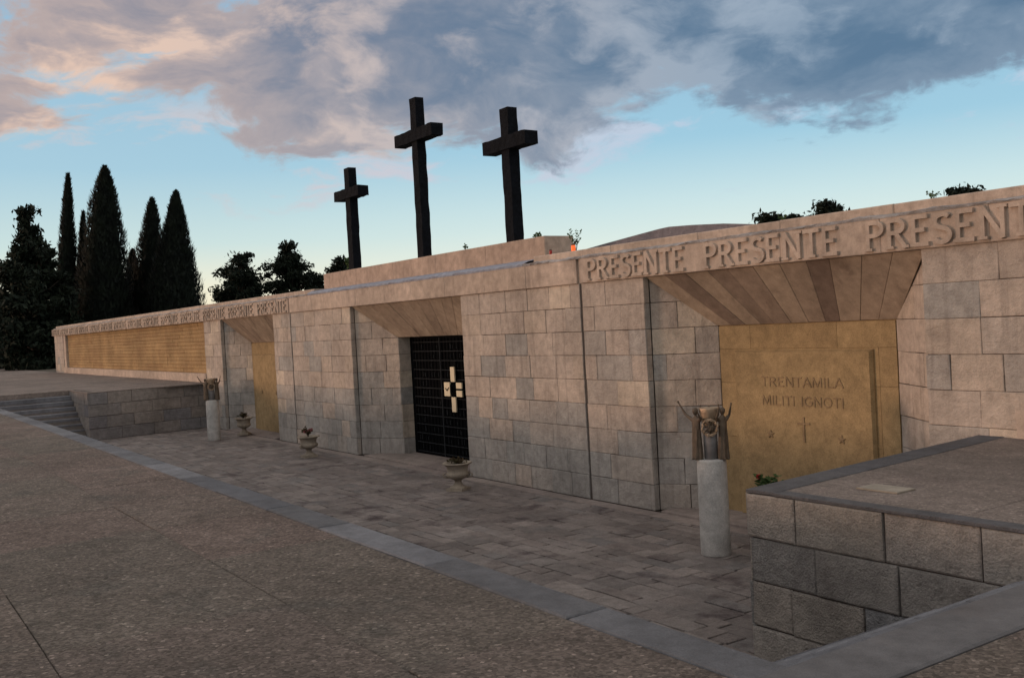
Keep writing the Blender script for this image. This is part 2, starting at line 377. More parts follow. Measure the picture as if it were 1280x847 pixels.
for c in (-29.87, CX, -9.16):
    for a, b in ((-2.2, -0.9), (-0.9, 0.6), (0.6, 2.2)):
        pblock(mb, [(c+a, -0.03), (c+b, -0.03), (c+b, 1.1), (c+a, 1.1)], Vector((0, 0, 0.035)), UXv, YV, ZV, 0.05, 0.0, 0.003, 0.008, rc.random())
struct(mb.build('court_border', SMOOTHFLAG))

# terraces at both ends
rt = random.Random(3); mb = MB()
xsT = [XL-0.32-2.4*k for k in range(0, 18)]; ysT = [YP+0.28, -2.4, -1.2, 0.0]
for i in range(len(xsT)-1):
    for j in range(len(ysT)-1):
        pblock(mb, [(xsT[i+1], ysT[j]), (xsT[i], ysT[j]), (xsT[i], ysT[j+1]), (xsT[i+1], ysT[j+1])], Vector((0, 0, ZP)), UXv, YV, ZV, 0.03, rt.uniform(-0.003, 0.003), 0.004, 0.006, rt.random())
quad(mb, xsT[-1]-160, YA2-12.6, XBL2-36, 0, ZP-0.004)
for i in range(12):
    for (ya, yb) in ((YA2-12.6, YA2-9), (YA2-9, YA2-5.5), (YA2-5.5, YA2-2.2), (YA2-2.2, YA), (YA, YP+0.28)):
        pblock(mb, [(XBL2-3*i-3, ya), (XBL2-3*i, ya), (XBL2-3*i, yb), (XBL2-3*i-3, yb)], Vector((0, 0, ZP)), UXv, YV, ZV, 0.03, rt.uniform(-0.003, 0.003), 0.004, 0.006, rt.random())
struct(mb.build('left_terrace', TERR))
mb = MB()
for i in range(6):
    for j in range(3):
        x0, x1 = XR+0.26+1.6*i, XR+0.26+1.6*(i+1); y0, y1 = [YP+0.15, -2.6, -1.25, 0.0][j:j+2]
        pblock(mb, [(x0-(y0+3.79)*0.08 if i == 0 else x0, y0), (x1, y0), (x1, y1), (x0-(y1+3.79)*0.08 if i == 0 else x0, y1)], Vector((0, 0, ZP)), UXv, YV, ZV, 0.03, rt.uniform(-0.002, 0.002), 0.003, 0.006, rt.random())
struct(mb.build('right_terrace', TERR))

def retaining(name, label, xf, xw, sgn, mat, far):
    """stone retaining wall of a terrace: court face, outer face and coping"""
    t = thing(name, label, 'wall', (xf, YP, 0)); rn = random.Random(21 if sgn > 0 else 22)
    A = Vector((xf, YP, 0)); B = Vector((xw, 0, 0)); U = (B-A).normalized(); L = (B-A).length
    N = Vector((-sgn*abs(U.y), sgn*U.x*(1 if U.y > 0 else -1), 0)); N = Vector((-U.y*sgn, U.x*sgn, 0))
    mb = MB()
    courses(mb, 0, L, 0, ZP-0.02, A, U, ZV, N, 0.373, (0.6, 1.05), jit=0.012, rnd=rn, gap=0.005, wob=0.003, cham=0.012)
    x0, x1 = (xf, far) if sgn > 0 else (far, xf)
    if sgn > 0: courses(mb, x0+0.0, x1, -0.0, ZP-0.02, Vector((0, YP, 0)), UXv, ZV, Vector((0, -1, 0)), 0.373, (0.68, 0.82), jit=0.012, rnd=rn, gap=0.006, wob=0.004, cham=0.014)
    else: courses(mb, x0, x1, 0, ZP-0.02, Vector((0, YP, 0)), UXv, ZV, Vector((0, -1, 0)), 0.373, (0.6, 1.0), jit=0.008, rnd=rn)
    mb.build('masonry', mat, t)
    c = MB(); d = 0.028
    pts = [(A.x+sgn*d, YP+d), (B.x+sgn*d, -0.002), (far, -0.002), (far, YP+d)]
    vs = [(p[0], p[1], -0.02) for p in pts]+[(p[0], p[1], ZP-0.028) for p in pts]
    c.add(vs, [(0,1,5,4),(1,2,6,5),(2,3,7,6),(3,0,4,7),(4,5,6,7)]); c.build('core', MORTAR, t)
    k = MB(); W = 0.30
    s = 0
    while s < L-0.1:
        e = min(s+rn.uniform(0.9, 1.4), L)
        if L-e < 0.4: e = L
        P = [(A+U*s, 0.0), (A+U*e, 0.0), (A+U*e, W), (A+U*s, W)]
        poly = [((q-N*dd).x, (q-N*dd).y) for q, dd in P]
        pblock(k, poly, Vector((0, 0, ZP)), UXv, YV, ZV, 0.02, 0.006+rn.uniform(-.002, .002), 0.002, 0.006, rn.random()); s = e
    xx = xf+(W*sgn if sgn > 0 else -W); 
    a, b = (xx, far) if sgn > 0 else (far, xx)
    s = a
    while s < b-0.1:
        e = min(s+rn.uniform(0.9, 1.5), b)
        pblock(k, [(s, YP), (e, YP), (e, YP+0.15), (s, YP+0.15)], Vector((0, 0, ZP)), UXv, YV, ZV, 0.02, 0.006+rn.uniform(-.002, .002), 0.002, 0.006, rn.random()); s = e
    k.build('coping', COPE3 if sgn > 0 else TERR, t)
    return t
retaining('retaining_wall', 'rough grey block wall with blue-grey coping, nearest the viewer at right, beside the red-flowered urn', XR, XRW, 1, PLAT, 4.0)
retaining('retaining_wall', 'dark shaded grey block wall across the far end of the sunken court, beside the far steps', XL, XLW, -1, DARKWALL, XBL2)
# wall that carries the kerb on the near side of the court
t = thing('retaining_wall', 'low stone retaining wall under the kerb along the near side of the sunken court', 'wall', (CX, YA, 0)); mb = MB()
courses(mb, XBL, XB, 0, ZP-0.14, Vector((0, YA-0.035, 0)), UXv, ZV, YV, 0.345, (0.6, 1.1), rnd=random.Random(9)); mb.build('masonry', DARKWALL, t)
mb = MB(); mb.box((XBL-0.3, YA-0.4, -0.05), (XB+0.3, YA-0.066, ZP-0.14)); mb.build('core', MORTAR, t)

# flights of steps
def steps(label, xtop, sgn):
    t = thing('stone_steps', label, 'steps', (xtop, (YA+YP)/2, 0)); n = 9; rise = ZP/n; run = 0.335; rn = random.Random(4)
    for i in range(1, n):
        mb = MB(); z = ZP-rise*i; x0 = xtop-sgn*run*(i-1); x1 = xtop-sgn*run*i
        a, b = min(x0, x1)-(0.03 if sgn > 0 else 0), max(x0, x1)+(0.03 if sgn < 0 else 0)
        yy = YA
        while yy < YP-0.05:
            y2 = min(yy+rn.uniform(0.8, 1.5), YP-0.004)
            pblock(mb, [(a, yy), (b, yy), (b, y2), (a, y2)], Vector((0, 0, z)), UXv, YV, ZV, rise-0.02 if i < n-1 else rise, rn.uniform(-.004, .004), 0.002, 0.014, rn.random()); yy = y2
        mb.build('step', STEP, t)
    mb = MB(); mb.add([(xtop-sgn*run*k_, yy, zz) for k_, zz in ((0, ZP-.15), (n, 0), (0, -0.02)) for yy in (YA, YP-0.005)], [(0,1,3,2),(0,2,4),(1,5,3)]); mb.build('core', MORTAR, t)
steps('flight of dark worn stone steps going down at the far left of the court', XBL, -1)
steps('flight of stone steps going down between the near block wall and the smooth kerb', XB, 1)

# ------------------------------------------------------------------ the memorial wall
wall = thing('memorial_wall', 'long pinkish stone memorial wall with raised letter frieze and splayed niches', 'wall', (CX, 0, 0))
ZF, ZT = 3.6, 4.017
NICHE = [(-32.266, -27.45), (-22.221, -16.986), (-11.534, -6.79)]
XEND, XPL0, XPL1 = -63.2, -59.9, -34.06
XRP = 2*CX-XPL1; XRE = 12.0
O0 = Vector((0, 0, 0)); NY = Vector((0, -1, 0))
rw = random.Random(42)
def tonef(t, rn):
    """the four lowest courses mostly draw from the greyer tones"""
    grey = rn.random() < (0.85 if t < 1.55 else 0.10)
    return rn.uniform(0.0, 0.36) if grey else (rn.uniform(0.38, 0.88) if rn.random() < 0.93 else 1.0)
mb = MB()
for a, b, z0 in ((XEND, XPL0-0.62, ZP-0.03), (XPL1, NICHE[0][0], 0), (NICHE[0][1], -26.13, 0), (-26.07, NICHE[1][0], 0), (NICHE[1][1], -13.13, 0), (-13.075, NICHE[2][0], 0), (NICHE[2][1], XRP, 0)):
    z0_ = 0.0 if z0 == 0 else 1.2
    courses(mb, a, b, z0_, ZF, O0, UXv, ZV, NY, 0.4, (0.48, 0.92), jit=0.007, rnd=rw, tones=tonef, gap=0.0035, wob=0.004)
PR = 0.70
def splay(mb, c_in, x_out, sgn):
    """sgn +1: left side of a niche (outer edge at x_out), -1: right side"""
    A = Vector((x_out, 0.12, 0)); B = Vector((c_in, PR, 0)); U = (B-A); L = U.length; U.normalize()
    N = Vector((U.y, -U.x, 0)) if sgn > 0 else Vector((-U.y, U.x, 0))
    if N.y > 0: N = -N
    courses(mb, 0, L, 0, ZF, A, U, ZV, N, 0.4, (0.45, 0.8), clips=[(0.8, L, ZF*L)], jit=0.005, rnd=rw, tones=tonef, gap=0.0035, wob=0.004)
    # short return from the wall face into the niche
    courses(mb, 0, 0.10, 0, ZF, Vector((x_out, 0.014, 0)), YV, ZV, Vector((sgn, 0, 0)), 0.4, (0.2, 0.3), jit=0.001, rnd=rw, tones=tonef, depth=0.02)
for a, b in NICHE:
    c = (a+b)/2; splay(mb, c-1.52, a, 1); splay(mb, c+1.52, b, -1)
c2 = CX
for sg in (-1, 1): courses(mb, 0, 0.34, 0, 2.8, Vector((c2+sg*1.52, PR, 0)), YV, ZV, Vector((-sg, 0, 0)), 0.4, (0.3, 0.5), rnd=rw, depth=0.02)
for a_, b_ in ((XEND, 0.5),):
    courses(mb, 0, 2.5, 1.2, ZF, Vector((XEND, 0, 0)), YV, ZV, Vector((-1, 0, 0)), 0.4, (0.5, 0.9), rnd=rw)
mb.build('masonry', WALL, wall)
# dark core behind the facing
mb = MB()
def corebox(x0, x1, y0, y1, z0, z1): mb.box((x0, y0, z0), (x1, y1, z1))
corebox(XEND+0.03, XPL1+0.03, 0.20, 2.5, 1.0, ZF-0.001)
for a, b in ((XEND+0.03, XPL0-0.63), (XPL1+0.02, NICHE[0][0]-0.02), (NICHE[0][1]+0.02, NICHE[1][0]-0.02), (NICHE[1][1]+0.02, NICHE[2][0]-0.02), (NICHE[2][1]+0.02, XRP-0.02)):
    corebox(a, b, 0.02, 2.4, -0.02, ZF-0.002)
corebox(XRP-0.03, XRE, 0.20, 2.5, 0.5, ZF-0.001)
corebox(XEND+0.03, XRE, 0.03, 2.45, ZF-0.001, ZT-0.03)
for (a, b) in NICHE:
    c = (a+b)/2
    for s_, x_out in ((-1, a), (1, b)):
        A = (x_out, 0.15); B = (c+s_*1.53, PR+0.04); C_ = (c+s_*1.53, 2.4); D_ = (x_out-s_*0.03, 2.4)
        pz = [A, B, C_, D_]; vs = [(p[0], p[1], -0.02) for p in pz]+[(A[0], A[1], ZF-0.01), (B[0], B[1], 2.78), (C_[0], C_[1], 2.78), (D_[0], D_[1], ZF-0.01)]
        mb.add(vs, [(0,1,5,4),(1,2,6,5),(2,3,7,6),(3,0,4,7),(4,5,6,7)])
mb.build('core', MORTAR, wall)
mb = MB()
for (a, b) in NICHE:
    c = (a+b)/2; w0 = (b-a)/2+0.05; dy = 0.05
    vs = [(c-w0, 0.06+dy, ZF+0.0), (c+w0, 0.06+dy, ZF+0.0), (c+1.56, PR+dy, 2.8), (c-1.56, PR+dy, 2.8), (c-w0, 2.3, ZF-0.003), (c+w0, 2.3, ZF-0.003), (c+1.56, 2.3, 2.802), (c-1.56, 2.3, 2.802)]
    mb.add(vs, [(0,3,2,1),(4,5,6,7),(0,4,7,3),(1,2,6,5),(3,7,6,2)])
mb.build('soffit_backing', MORTAR, wall)
# splayed soffits of fanned stones
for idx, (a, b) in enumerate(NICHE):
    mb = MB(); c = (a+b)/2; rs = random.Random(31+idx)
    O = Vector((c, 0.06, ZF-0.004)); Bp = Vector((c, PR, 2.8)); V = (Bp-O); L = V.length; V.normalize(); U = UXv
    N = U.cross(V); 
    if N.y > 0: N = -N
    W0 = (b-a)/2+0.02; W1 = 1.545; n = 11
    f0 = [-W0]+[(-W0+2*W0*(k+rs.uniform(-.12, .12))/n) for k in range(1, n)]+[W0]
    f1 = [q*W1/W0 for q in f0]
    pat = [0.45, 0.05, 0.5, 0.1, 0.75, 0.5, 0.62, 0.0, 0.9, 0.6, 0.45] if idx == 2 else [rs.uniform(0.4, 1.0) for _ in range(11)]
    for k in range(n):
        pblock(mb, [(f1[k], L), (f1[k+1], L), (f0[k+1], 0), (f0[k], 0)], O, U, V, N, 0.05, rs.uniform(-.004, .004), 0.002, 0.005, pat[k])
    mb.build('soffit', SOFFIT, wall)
# ochre panels in the outer niches
def text_strokes():
    """serif capitals as strokes in a unit-height box: (advance, [polyline...])"""
    def arc(cx, cy, rx, ry, a0, a1, n=10): return [(cx+rx*math.cos(R(a0+(a1-a0)*i/n)), cy+ry*math.sin(R(a0+(a1-a0)*i/n))) for i in range(n+1)]
    G = {}
    G['P'] = (0.62, [[(0.12, 0), (0.12, 1)], [(0.12, 0.94), (0.30, 0.94)]+arc(0.30, 0.72, 0.24, 0.22, 90, -90)+[(0.12, 0.50)]], [(0.12, 0)])
    G['R'] = (0.68, [[(0.12, 0), (0.12, 1)], [(0.12, 0.94), (0.30, 0.94)]+arc(0.30, 0.73, 0.22, 0.21, 90, -90)+[(0.12, 0.52)], [(0.30, 0.52), (0.58, 0)]], [(0.12, 0), (0.58, 0)])
    G['E'] = (0.60, [[(0.12, 0), (0.12, 1)], [(0.12, 0.95), (0.50, 0.95)], [(0.12, 0.52), (0.42, 0.52)], [(0.12, 0.05), (0.52, 0.05)]], [(0.12, 0)])
    G['S'] = (0.56, [arc(0.29, 0.73, 0.19, 0.21, 35, 250, 12)+arc(0.27, 0.28, 0.21, 0.23, 75, -150, 12)], [])
    G['N'] = (0.72, [[(0.12, 0), (0.12, 1)], [(0.12, 1), (0.60, 0)], [(0.60, 0), (0.60, 1)]], [(0.12, 0), (0.60, 1)])
    G['T'] = (0.62, [[(0.31, 0), (0.31, 1)], [(0.04, 0.95), (0.58, 0.95)]], [(0.31, 0)])
    G['A'] = (0.68, [[(0.04, 0), (0.34, 1)], [(0.34, 1), (0.64, 0)], [(0.16, 0.36), (0.52, 0.36)]], [])
    G['M'] = (0.82, [[(0.10, 0), (0.14, 1)], [(0.14, 1), (0.41, 0.1)], [(0.41, 0.1), (0.68, 1)], [(0.68, 1), (0.72, 0)]], [])
    G['I'] = (0.26, [[(0.13, 0), (0.13, 1)]], [])
    G['L'] = (0.54, [[(0.12, 0), (0.12, 1)], [(0.12, 0.05), (0.50, 0.05)]], [])
    G['O'] = (0.74, [arc(0.37, 0.5, 0.29, 0.45, 0, 360, 22)], [])
    G['G'] = (0.72, [arc(0.38, 0.5, 0.29, 0.45, 45, 330, 18)+[(0.63, 0.45)], [(0.44, 0.45), (0.66, 0.45)]], [])
    G[' '] = (0.40, [], [])
    return G
GL = text_strokes()
def lettering(mb, s, x, z, h, width, yf, relief, sw=0.15, serif=0.0, tone=0.5):
    tot = sum(GL[c][0] for c in s); k = width/tot; q = 0
    for c in s:
        adv, st, ser = GL[c]
        strokes = [(p, sw) for p in st]
        if serif: strokes += [([(px-0.12, pz+(0.035 if pz == 0 else -0.035)), (px+0.12, pz+(0.035 if pz == 0 else -0.035))], 0.09) for px, pz in ser]
        for n_, (pl, wd) in enumerate(strokes):
            pts = [(x+px*k, z+pz*h) for px, pz in pl]; hw = wd*h*0.5; L = []; Rr = []
            for i, p in enumerate(pts):
                a = pts[max(i-1, 0)]; b = pts[min(i+1, len(pts)-1)]
                if pts[0] == pts[-1] or (abs(pts[0][0]-pts[-1][0]) < 1e-6 and abs(pts[0][1]-pts[-1][1]) < 1e-6):
                    if i == 0: a = pts[-2]
                    if i == len(pts)-1: b = pts[1]
                dx, dz = b[0]-a[0], b[1]-a[1]; l = math.hypot(dx, dz); nx, nz = -dz/l*hw, dx/l*hw
                L.append((p[0]+nx, p[1]+nz)); Rr.append((p[0]-nx, p[1]-nz))
            y0 = yf-relief-0.0009*n_; y1 = yf+0.004; n = len(pts)
            vs = [(a, y0, b) for a, b in L]+[(a, y0, b) for a, b in Rr]+[(a, y1, b) for a, b in L]+[(a, y1, b) for a, b in Rr]
            fs = []
            for i in range(n-1): fs += [(i, n+i, n+i+1, i+1), (i, i+1, 2*n+i+1, 2*n+i), (n+i, 3*n+i, 3*n+i+1, n+i+1)]
            fs += [(0, 2*n, 3*n, n), (n-1, 2*n-1, 4*n-1, 3*n-1)]
            mb.add(vs, fs, tone)
        x += adv*k
def star(mb, cx, cz, r_, y0, y1, tone=0.2):
    pts = []
    for i in range(10):
        a = math.pi/2+i*math.pi/5; rr = r_ if i % 2 == 0 else r_*0.42; pts.append((cx+rr*math.cos(a), cz+rr*math.sin(a)))
    mb.add([(p[0], y0, p[1]) for p in pts]+[(cx, y0-0.012, cz)]+[(p[0], y1, p[1]) for p in pts],
           [(i, (i+1) % 10, 10) for i in range(10)]+[(i, 11+i, 11+(i+1) % 10, (i+1) % 10) for i in range(10)], tone)
for idx in (0, 2):
    a, b = NICHE[idx]; c = (a+b)/2; rs = random.Random(50+idx)
    mb = MB(); yp = PR-0.004
    mb.box((c-1.53, PR+0.03, 0.0), (c+1.53, PR+0.08, 2.80))
    X0, X1 = c-1.515, c+1.515
    cells = [(X0, -0.9+c, 2.45, 2.79), (c-0.9, c+0.62, 2.45, 2.79), (c+0.62, X1, 2.45, 2.79), (X0, c-1.15, 1.95, 2.45), (c-1.15, c+1.25, 1.95, 2.45), (c+1.25, X1, 1.95, 2.45),
             (X0, c-1.15, 1.15, 1.95), (c-1.15, c+1.25, 1.15, 1.95), (c+1.25, X1, 0.75, 1.95), (X0, c-1.15, 0.03, 1.15), (c-1.15, c+1.25, 0.03, 1.15), (c+1.25, X1, 0.03, 0.75)]
    for x0, x1, z0, z1 in cells: pblock(mb, [(x0, z0), (x1, z0), (x1, z1), (x0, z1)], Vector((0, yp, 0)), UXv, ZV, NY, 0.035, 0, 0.0018, 0.003, rs.random())
    mb.build('niche_panel', OCHRE, wall)
    sl = MB(); s0, s1, zt = c-1.18, c+1.18, 2.43; yf = yp-0.07
    vs = []; 
    for (ins, yy) in ((0.0, yp-0.0), (0.0, yf+0.045), (0.03, yf)):
        vs += [(s0+ins, yy, 0.04), (s1-ins, yy, 0.04), (s1-ins, yy, zt-ins), (s0+ins, yy, zt-ins)]
    fs = [(8, 9, 10, 11)]
    for l in (0, 4):
        for i in range(4): fs.append((l+i, l+(i+1) % 4, l+4+(i+1) % 4, l+4+i))
    sl.add(vs, fs, 0.5); slab = sl.build('votive_slab', OCHRE, wall)
    lt = MB()
    lettering(lt, 'TRENTAMILA', c-0.67, 1.92, 0.135, 1.42, yf, 0.008, 0.13)
    lettering(lt, 'MILITI IGNOTI', c-0.67, 1.655, 0.135, 1.42, yf, 0.008, 0.13)
    if idx: lt.build('inscription', BRONZELET, slab)
    cr = MB(); cr.box((c+0.045, yf-0.014, 1.16), (c+0.075, yf+0.002, 1.51)); cr.box((c-0.045, yf-0.013, 1.405), (c+0.165, yf+0.002, 1.432)); cr.build('small_cross', BRONZELET, slab) if idx else None
    for sx, sz in ((c-0.53, 1.24), (c+0.68, 1.24)):
        s_ = MB(); star(s_, sx, sz, 0.065, yf-0.012, yf+0.002, 0.0); s_.build('star', BRONZELET, slab)
# gate in the middle niche
gy = PR+0.30
gate = thing('gate_tmp', 'x', 'x'); bpy.data.objects.remove(gate)
mb = MB(); mb.box((CX-1.5, gy, 0.035), (CX+1.5, gy+0.05, 2.79)); gate = mb.build('gate', GATEM, wall)
mb = MB()
for k in range(0, 13):
    z = 0.10+k*0.213; mb.box((CX-1.30, gy-0.040, z), (CX+1.36, gy-0.026, z+0.014))
mb.build('crossbar', GATEBAR, gate)
mb = MB()
for k in range(0, 19):
    x = CX-1.30+k*0.148; thin = 0.007 if k % 9 else 0.022
    mb.box((x-thin/2, gy-0.024, 0.08), (x+thin/2, gy-0.006, 2.74))
mb.build('upright', GATEM, gate)
mb = MB(); mb.box((CX-0.012, gy-0.06, 0.06), (CX+0.012, gy-0.042, 2.76)); mb.build('meeting_rail', GATEBAR, gate)
mb = MB(); rs = random.Random(8)
for k in range(95):
    i = rs.randrange(0, 18); j = rs.randrange(0, 12); x = CX-1.30+i*0.148+rs.uniform(.03, .12); z = 0.12+j*0.213
    mb.box((x, gy-0.0215, z+0.04), (x+0.008, gy-0.0095, z+rs.uniform(0.11, 0.18)))
mb.build('tracery', GATEBAR, gate)
gx, gzc = CX+0.58, 1.60; yy = gy-0.09
mb = MB()
mb.box((gx-0.095, yy, gzc+0.17), (gx+0.075, yy+0.03, gzc+0.50)); mb.box((gx-0.095, yy, gzc-0.50), (gx+0.075, yy+0.03, gzc-0.17))
mb.box((gx-0.40, yy, gzc-0.155), (gx-0.15, yy+0.03, gzc+0.155)); mb.box((gx+0.13, yy, gzc-0.155), (gx+0.36, yy+0.03, gzc-0.02)); mb.box((gx+0.13, yy, gzc+0.025), (gx+0.36, yy+0.03, gzc+0.155))
mb.build('cross_plate', CREAM, gate)
mb = MB(); mb.box((gx-0.43, yy+0.032, gzc-0.18), (gx+0.39, yy+0.045, gzc+0.18)); mb.box((gx-0.12, yy+0.032, gzc+0.185), (gx+0.10, yy+0.045, gzc+0.62)); mb.box((gx-0.12, yy+0.032, gzc-0.52), (gx+0.10, yy+0.045, gzc-0.185)); mb.build('cross_backplate', GATEM, gate)
mb = MB()
for i in range(2): tube(mb, [(gx-0.01+math.cos(a)*(0.10-0.045*i), yy-0.005*i, gzc+math.sin(a)*(0.155-0.06*i)) for a in [2*math.pi*k/24 for k in range(25)]], 0.018, 6, cap=False)
tube(mb, [(gx-0.33, yy-0.008, gzc+0.02), (gx-0.26, yy-0.012, gzc-0.03), (gx-0.18, yy-0.008, gzc+0.04)], 0.010, 6)
mb.build('ring_handle', GATEM, gate)
# name panels
def name_panel(x0, x1):
    mb = MB(); rs = random.Random(77); z = 1.82; yb = 0.14
    mb.box((x0, yb+0.03, 1.6), (x1, yb+0.05, ZF))
    row = (ZF-z)/13
    for k in range(13):
        x = x0+0.01-rs.uniform(0, 1.0)
        while x < x1:
            e = x+rs.uniform(1.3, 2.6); a_, b_ = max(x, x0+0.01), min(e, x1-0.01)
            if b_-a_ > 0.1: pblock(mb, [(a_, z+k*row), (b_, z+k*row), (b_, z+(k+1)*row), (a_, z+(k+1)*row)], Vector((0, yb, 0)), UXv, ZV, NY, 0.025, rs.uniform(-.008, .008), 0.006, 0.022, rs.random(), 0.004)
            x = e
    mb.build('name_panel', GOLD, wall)
    mb = MB(); mb.box((x0-0.61, -0.03, ZP-0.02), (x1-0.006, 0.16, 1.815), 0.9); mb.box((x0-0.60, 0.025, 1.816), (x0-0.006, 0.19, ZF-0.003), 0.9) if x0 < -50 else None; mb.build('panel_frame', FRIEZE, wall)
name_panel(XPL0, XPL1-0.003); name_panel(XRP+0.003, XRE)
# frieze, ledge, coping
mb = MB(); x = XEND-0.02
YF = -0.035
for a, b in ((XEND-0.02, -26.14), (-26.06, -13.15), (-13.055, XRE)):
    x = a
    while x < b-0.01:
        e = min(x+rw.uniform(1.2, 1.6), b)
        if b-e < 0.5: e = b
        pblock(mb, [(x, ZF), (e, ZF), (e, ZT), (x, ZT)], Vector((0, YF, 0)), UXv, ZV, NY, 0.08, rw.uniform(-.002, .002), 0.0012, 0.010, rw.random()); x = e
courses(mb, 0, 2.5, ZF, ZT, Vector((XEND-0.02, YF, 0)), YV, ZV, Vector((-1, 0, 0)), 0.417, (1, 1.2), rnd=rw)
mb.box((-26.15, 0.01, ZF), (-26.05, 0.03, ZT)); mb.box((-13.16, 0.01, ZF), (-13.05, 0.03, ZT), 0)
frieze = mb.build('frieze', FRIEZE, wall)
PW, LW = 2.69, 2.34
starts = [-12.87+PW*k for k in range(9)]+[-26.20-LW-PW*k for k in range(14)]
for x in starts:
    mb = MB(); lettering(mb, 'PRESENTE', x, ZF+0.035, 0.345, LW*1.0, YF, 0.038, 0.145, serif=1, tone=0.5); mb.build('inscription', FRIEZE, frieze)
# weathered ledge above the frieze (jagged) and the coping behind it
def ragged(name, x0, x1, prof, amp, mat, par, step=0.07, seed=0, tone=None):
    mb = MB(); n = int((x1-x0)/step); vs = []; fs = []; m_ = len(prof); tn = []
    for i in range(n+1):
        x = x0+(x1-x0)*i/n
        for j, (yy_, zz) in enumerate(prof):
            q = noise.noise(Vector((x*2.3, j*3.7, seed)))*1.0+noise.noise(Vector((x*9.0, j*5.1, seed+4)))*0.8
            q2 = noise.noise(Vector((x*3.1, j*2.7, seed+9)))+0.7*noise.noise(Vector((x*11, j*2.7, seed+2)))
            aa = amp[j]; vs.append((x, yy_+q*aa, zz+q2*aa))
    for i in range(n):
        for j in range(m_-1): fs.append((i*m_+j, (i+1)*m_+j, (i+1)*m_+j+1, i*m_+j+1))
    mb.add(vs, fs, 0.5)
    mb.c = [0.5+0.5*noise.noise(Vector((f[0]*0.03, 1, 2))) for f in fs]
    return mb.build(name, mat, par)
ragged('weathered_ledge', XEND-0.02, -24.7, [(YF-0.006, ZT-0.012), (YF-0.012, ZT+0.018), (0.03, ZT+0.040), (0.14, ZT+0.045)], [0.005, 0.026, 0.022, 0.006], ROUGHTOP, wall, seed=1)
ragged('weathered_ledge', -14.7, XRE, [(YF-0.006, ZT-0.012), (YF-0.012, ZT+0.016), (0.03, ZT+0.036), (0.14, ZT+0.045)], [0.005, 0.026, 0.022, 0.006], ROUGHTOP, wall, seed=2)
ragged('lead_flashing', -24.7, -14.7, [(YF-0.006, ZT-0.012), (YF-0.012, ZT+0.025), (0.10, ZT+0.085), (0.42, ZT+0.14)], [0.004, 0.018, 0.02, 0.004], LEAD, wall, seed=3)
mb = MB()
for a, b in ((XEND, -24.62), (-14.58, XRE)):
    x = a
    while x < b-0.01:
        e = min(x+rw.uniform(1.4, 2.2), b)
        if b-e < 0.6: e = b
        pblock(mb, [(x, ZT-0.05), (e, ZT-0.05), (e, ZT+0.155), (x, ZT+0.155)], Vector((0, 0.12, 0)), UXv, ZV, NY, 0.6, rw.uniform(-.004, .004), 0.0015, 0.014, rw.random(), 0.003); x = e
mb.build('coping', FRIEZE, wall)
mb = MB(); mb.box((XEND+0.05, 0.6, ZT-0.05), (XRE, 2.5, ZT+0.12)); mb.build('roof', ROUGHTOP, wall)
# plinth of the crosses
pl = thing('plinth', 'long smooth pinkish stone plinth on the wall top under the three black crosses', 'plinth', (CX, 0.8, ZT))
mb = MB(); x = -24.6
while x < -14.61:
    e = min(x+2.0, -14.6)
    pblock(mb, [(x, ZT+0.02), (e, ZT+0.02), (e, 4.55), (x, 4.55)], Vector((0, 0.40, 0)), UXv, ZV, NY, 0.66, 0.0, 0.0006, 0.012, rw.random()); x = e
mb.box((-24.58, 0.42, 4.3), (-14.62, 1.05, 4.535), 0.5)
mb.build('block', PLINTH, pl)
mb = MB(); mb.box((-24.55, 0.45, 4.02), (-14.65, 1.03, 4.30)); mb.build('core', MORTAR, pl)

# crosses
def cross(cx, ztop, zarm, ah, half, pw, dep, label, tilt=0.0):
    t = thing('cross', label, 'cross', (cx, 0.9, 4.545), 'black crosses on the plinth')
    rn = random.Random(int(ztop*100)+int(-cx*10))
    def beam(mb, x0, x1, z0, z1, y0, y1, vert):
        n = 14; vs = []; fs = []
        for i in range(n+1):
            k = i/n
            for (a, b) in ((0, 0), (1, 0), (1, 1), (0, 1)):
                j1, j2 = rn.uniform(-.008, .008), rn.uniform(-.008, .008)
                if vert: vs.append((x0+(x1-x0)*a+j1, y0+(y1-y0)*b+j2, z0+(z1-z0)*k))
                else: vs.append((x0+(x1-x0)*k, y0+(y1-y0)*b+j1, z0+(z1-z0)*a+j2))
        for i in range(n):
            for q in range(4):
                q2 = (q+1) % 4; fs.append((i*4+q, i*4+q2, i*4+4+q2, i*4+4+q))
        fs += [(3, 2, 1, 0), (n*4, n*4+1, n*4+2, n*4+3)]
        mb.add(vs, fs, rn.random())
    mb = MB(); beam(mb, cx-pw/2, cx+pw/2, 4.545, ztop, 0.9-dep/2, 0.9+dep/2, True); mb.build('post', IRON, t)
    mb = MB(); beam(mb, cx-half, cx+half, zarm-ah/2, zarm+ah/2, 0.9-dep/2-0.045, 0.9+dep/2+0.03, False); mb.build('crossbeam', IRON, t)
cross(-19.95, 8.22, 7.37, 0.27, 0.88, 0.27, 0.22, 'tallest black cross, the middle one of three on the plinth')
cross(-23.68, 7.22, 6.56, 0.25, 0.74, 0.29, 0.22, 'black cross furthest left and farthest away on the plinth')
cross(-16.27, 7.23, 6.54, 0.26, 0.75, 0.28, 0.23, 'black cross at the right end of the plinth, nearest the viewer')

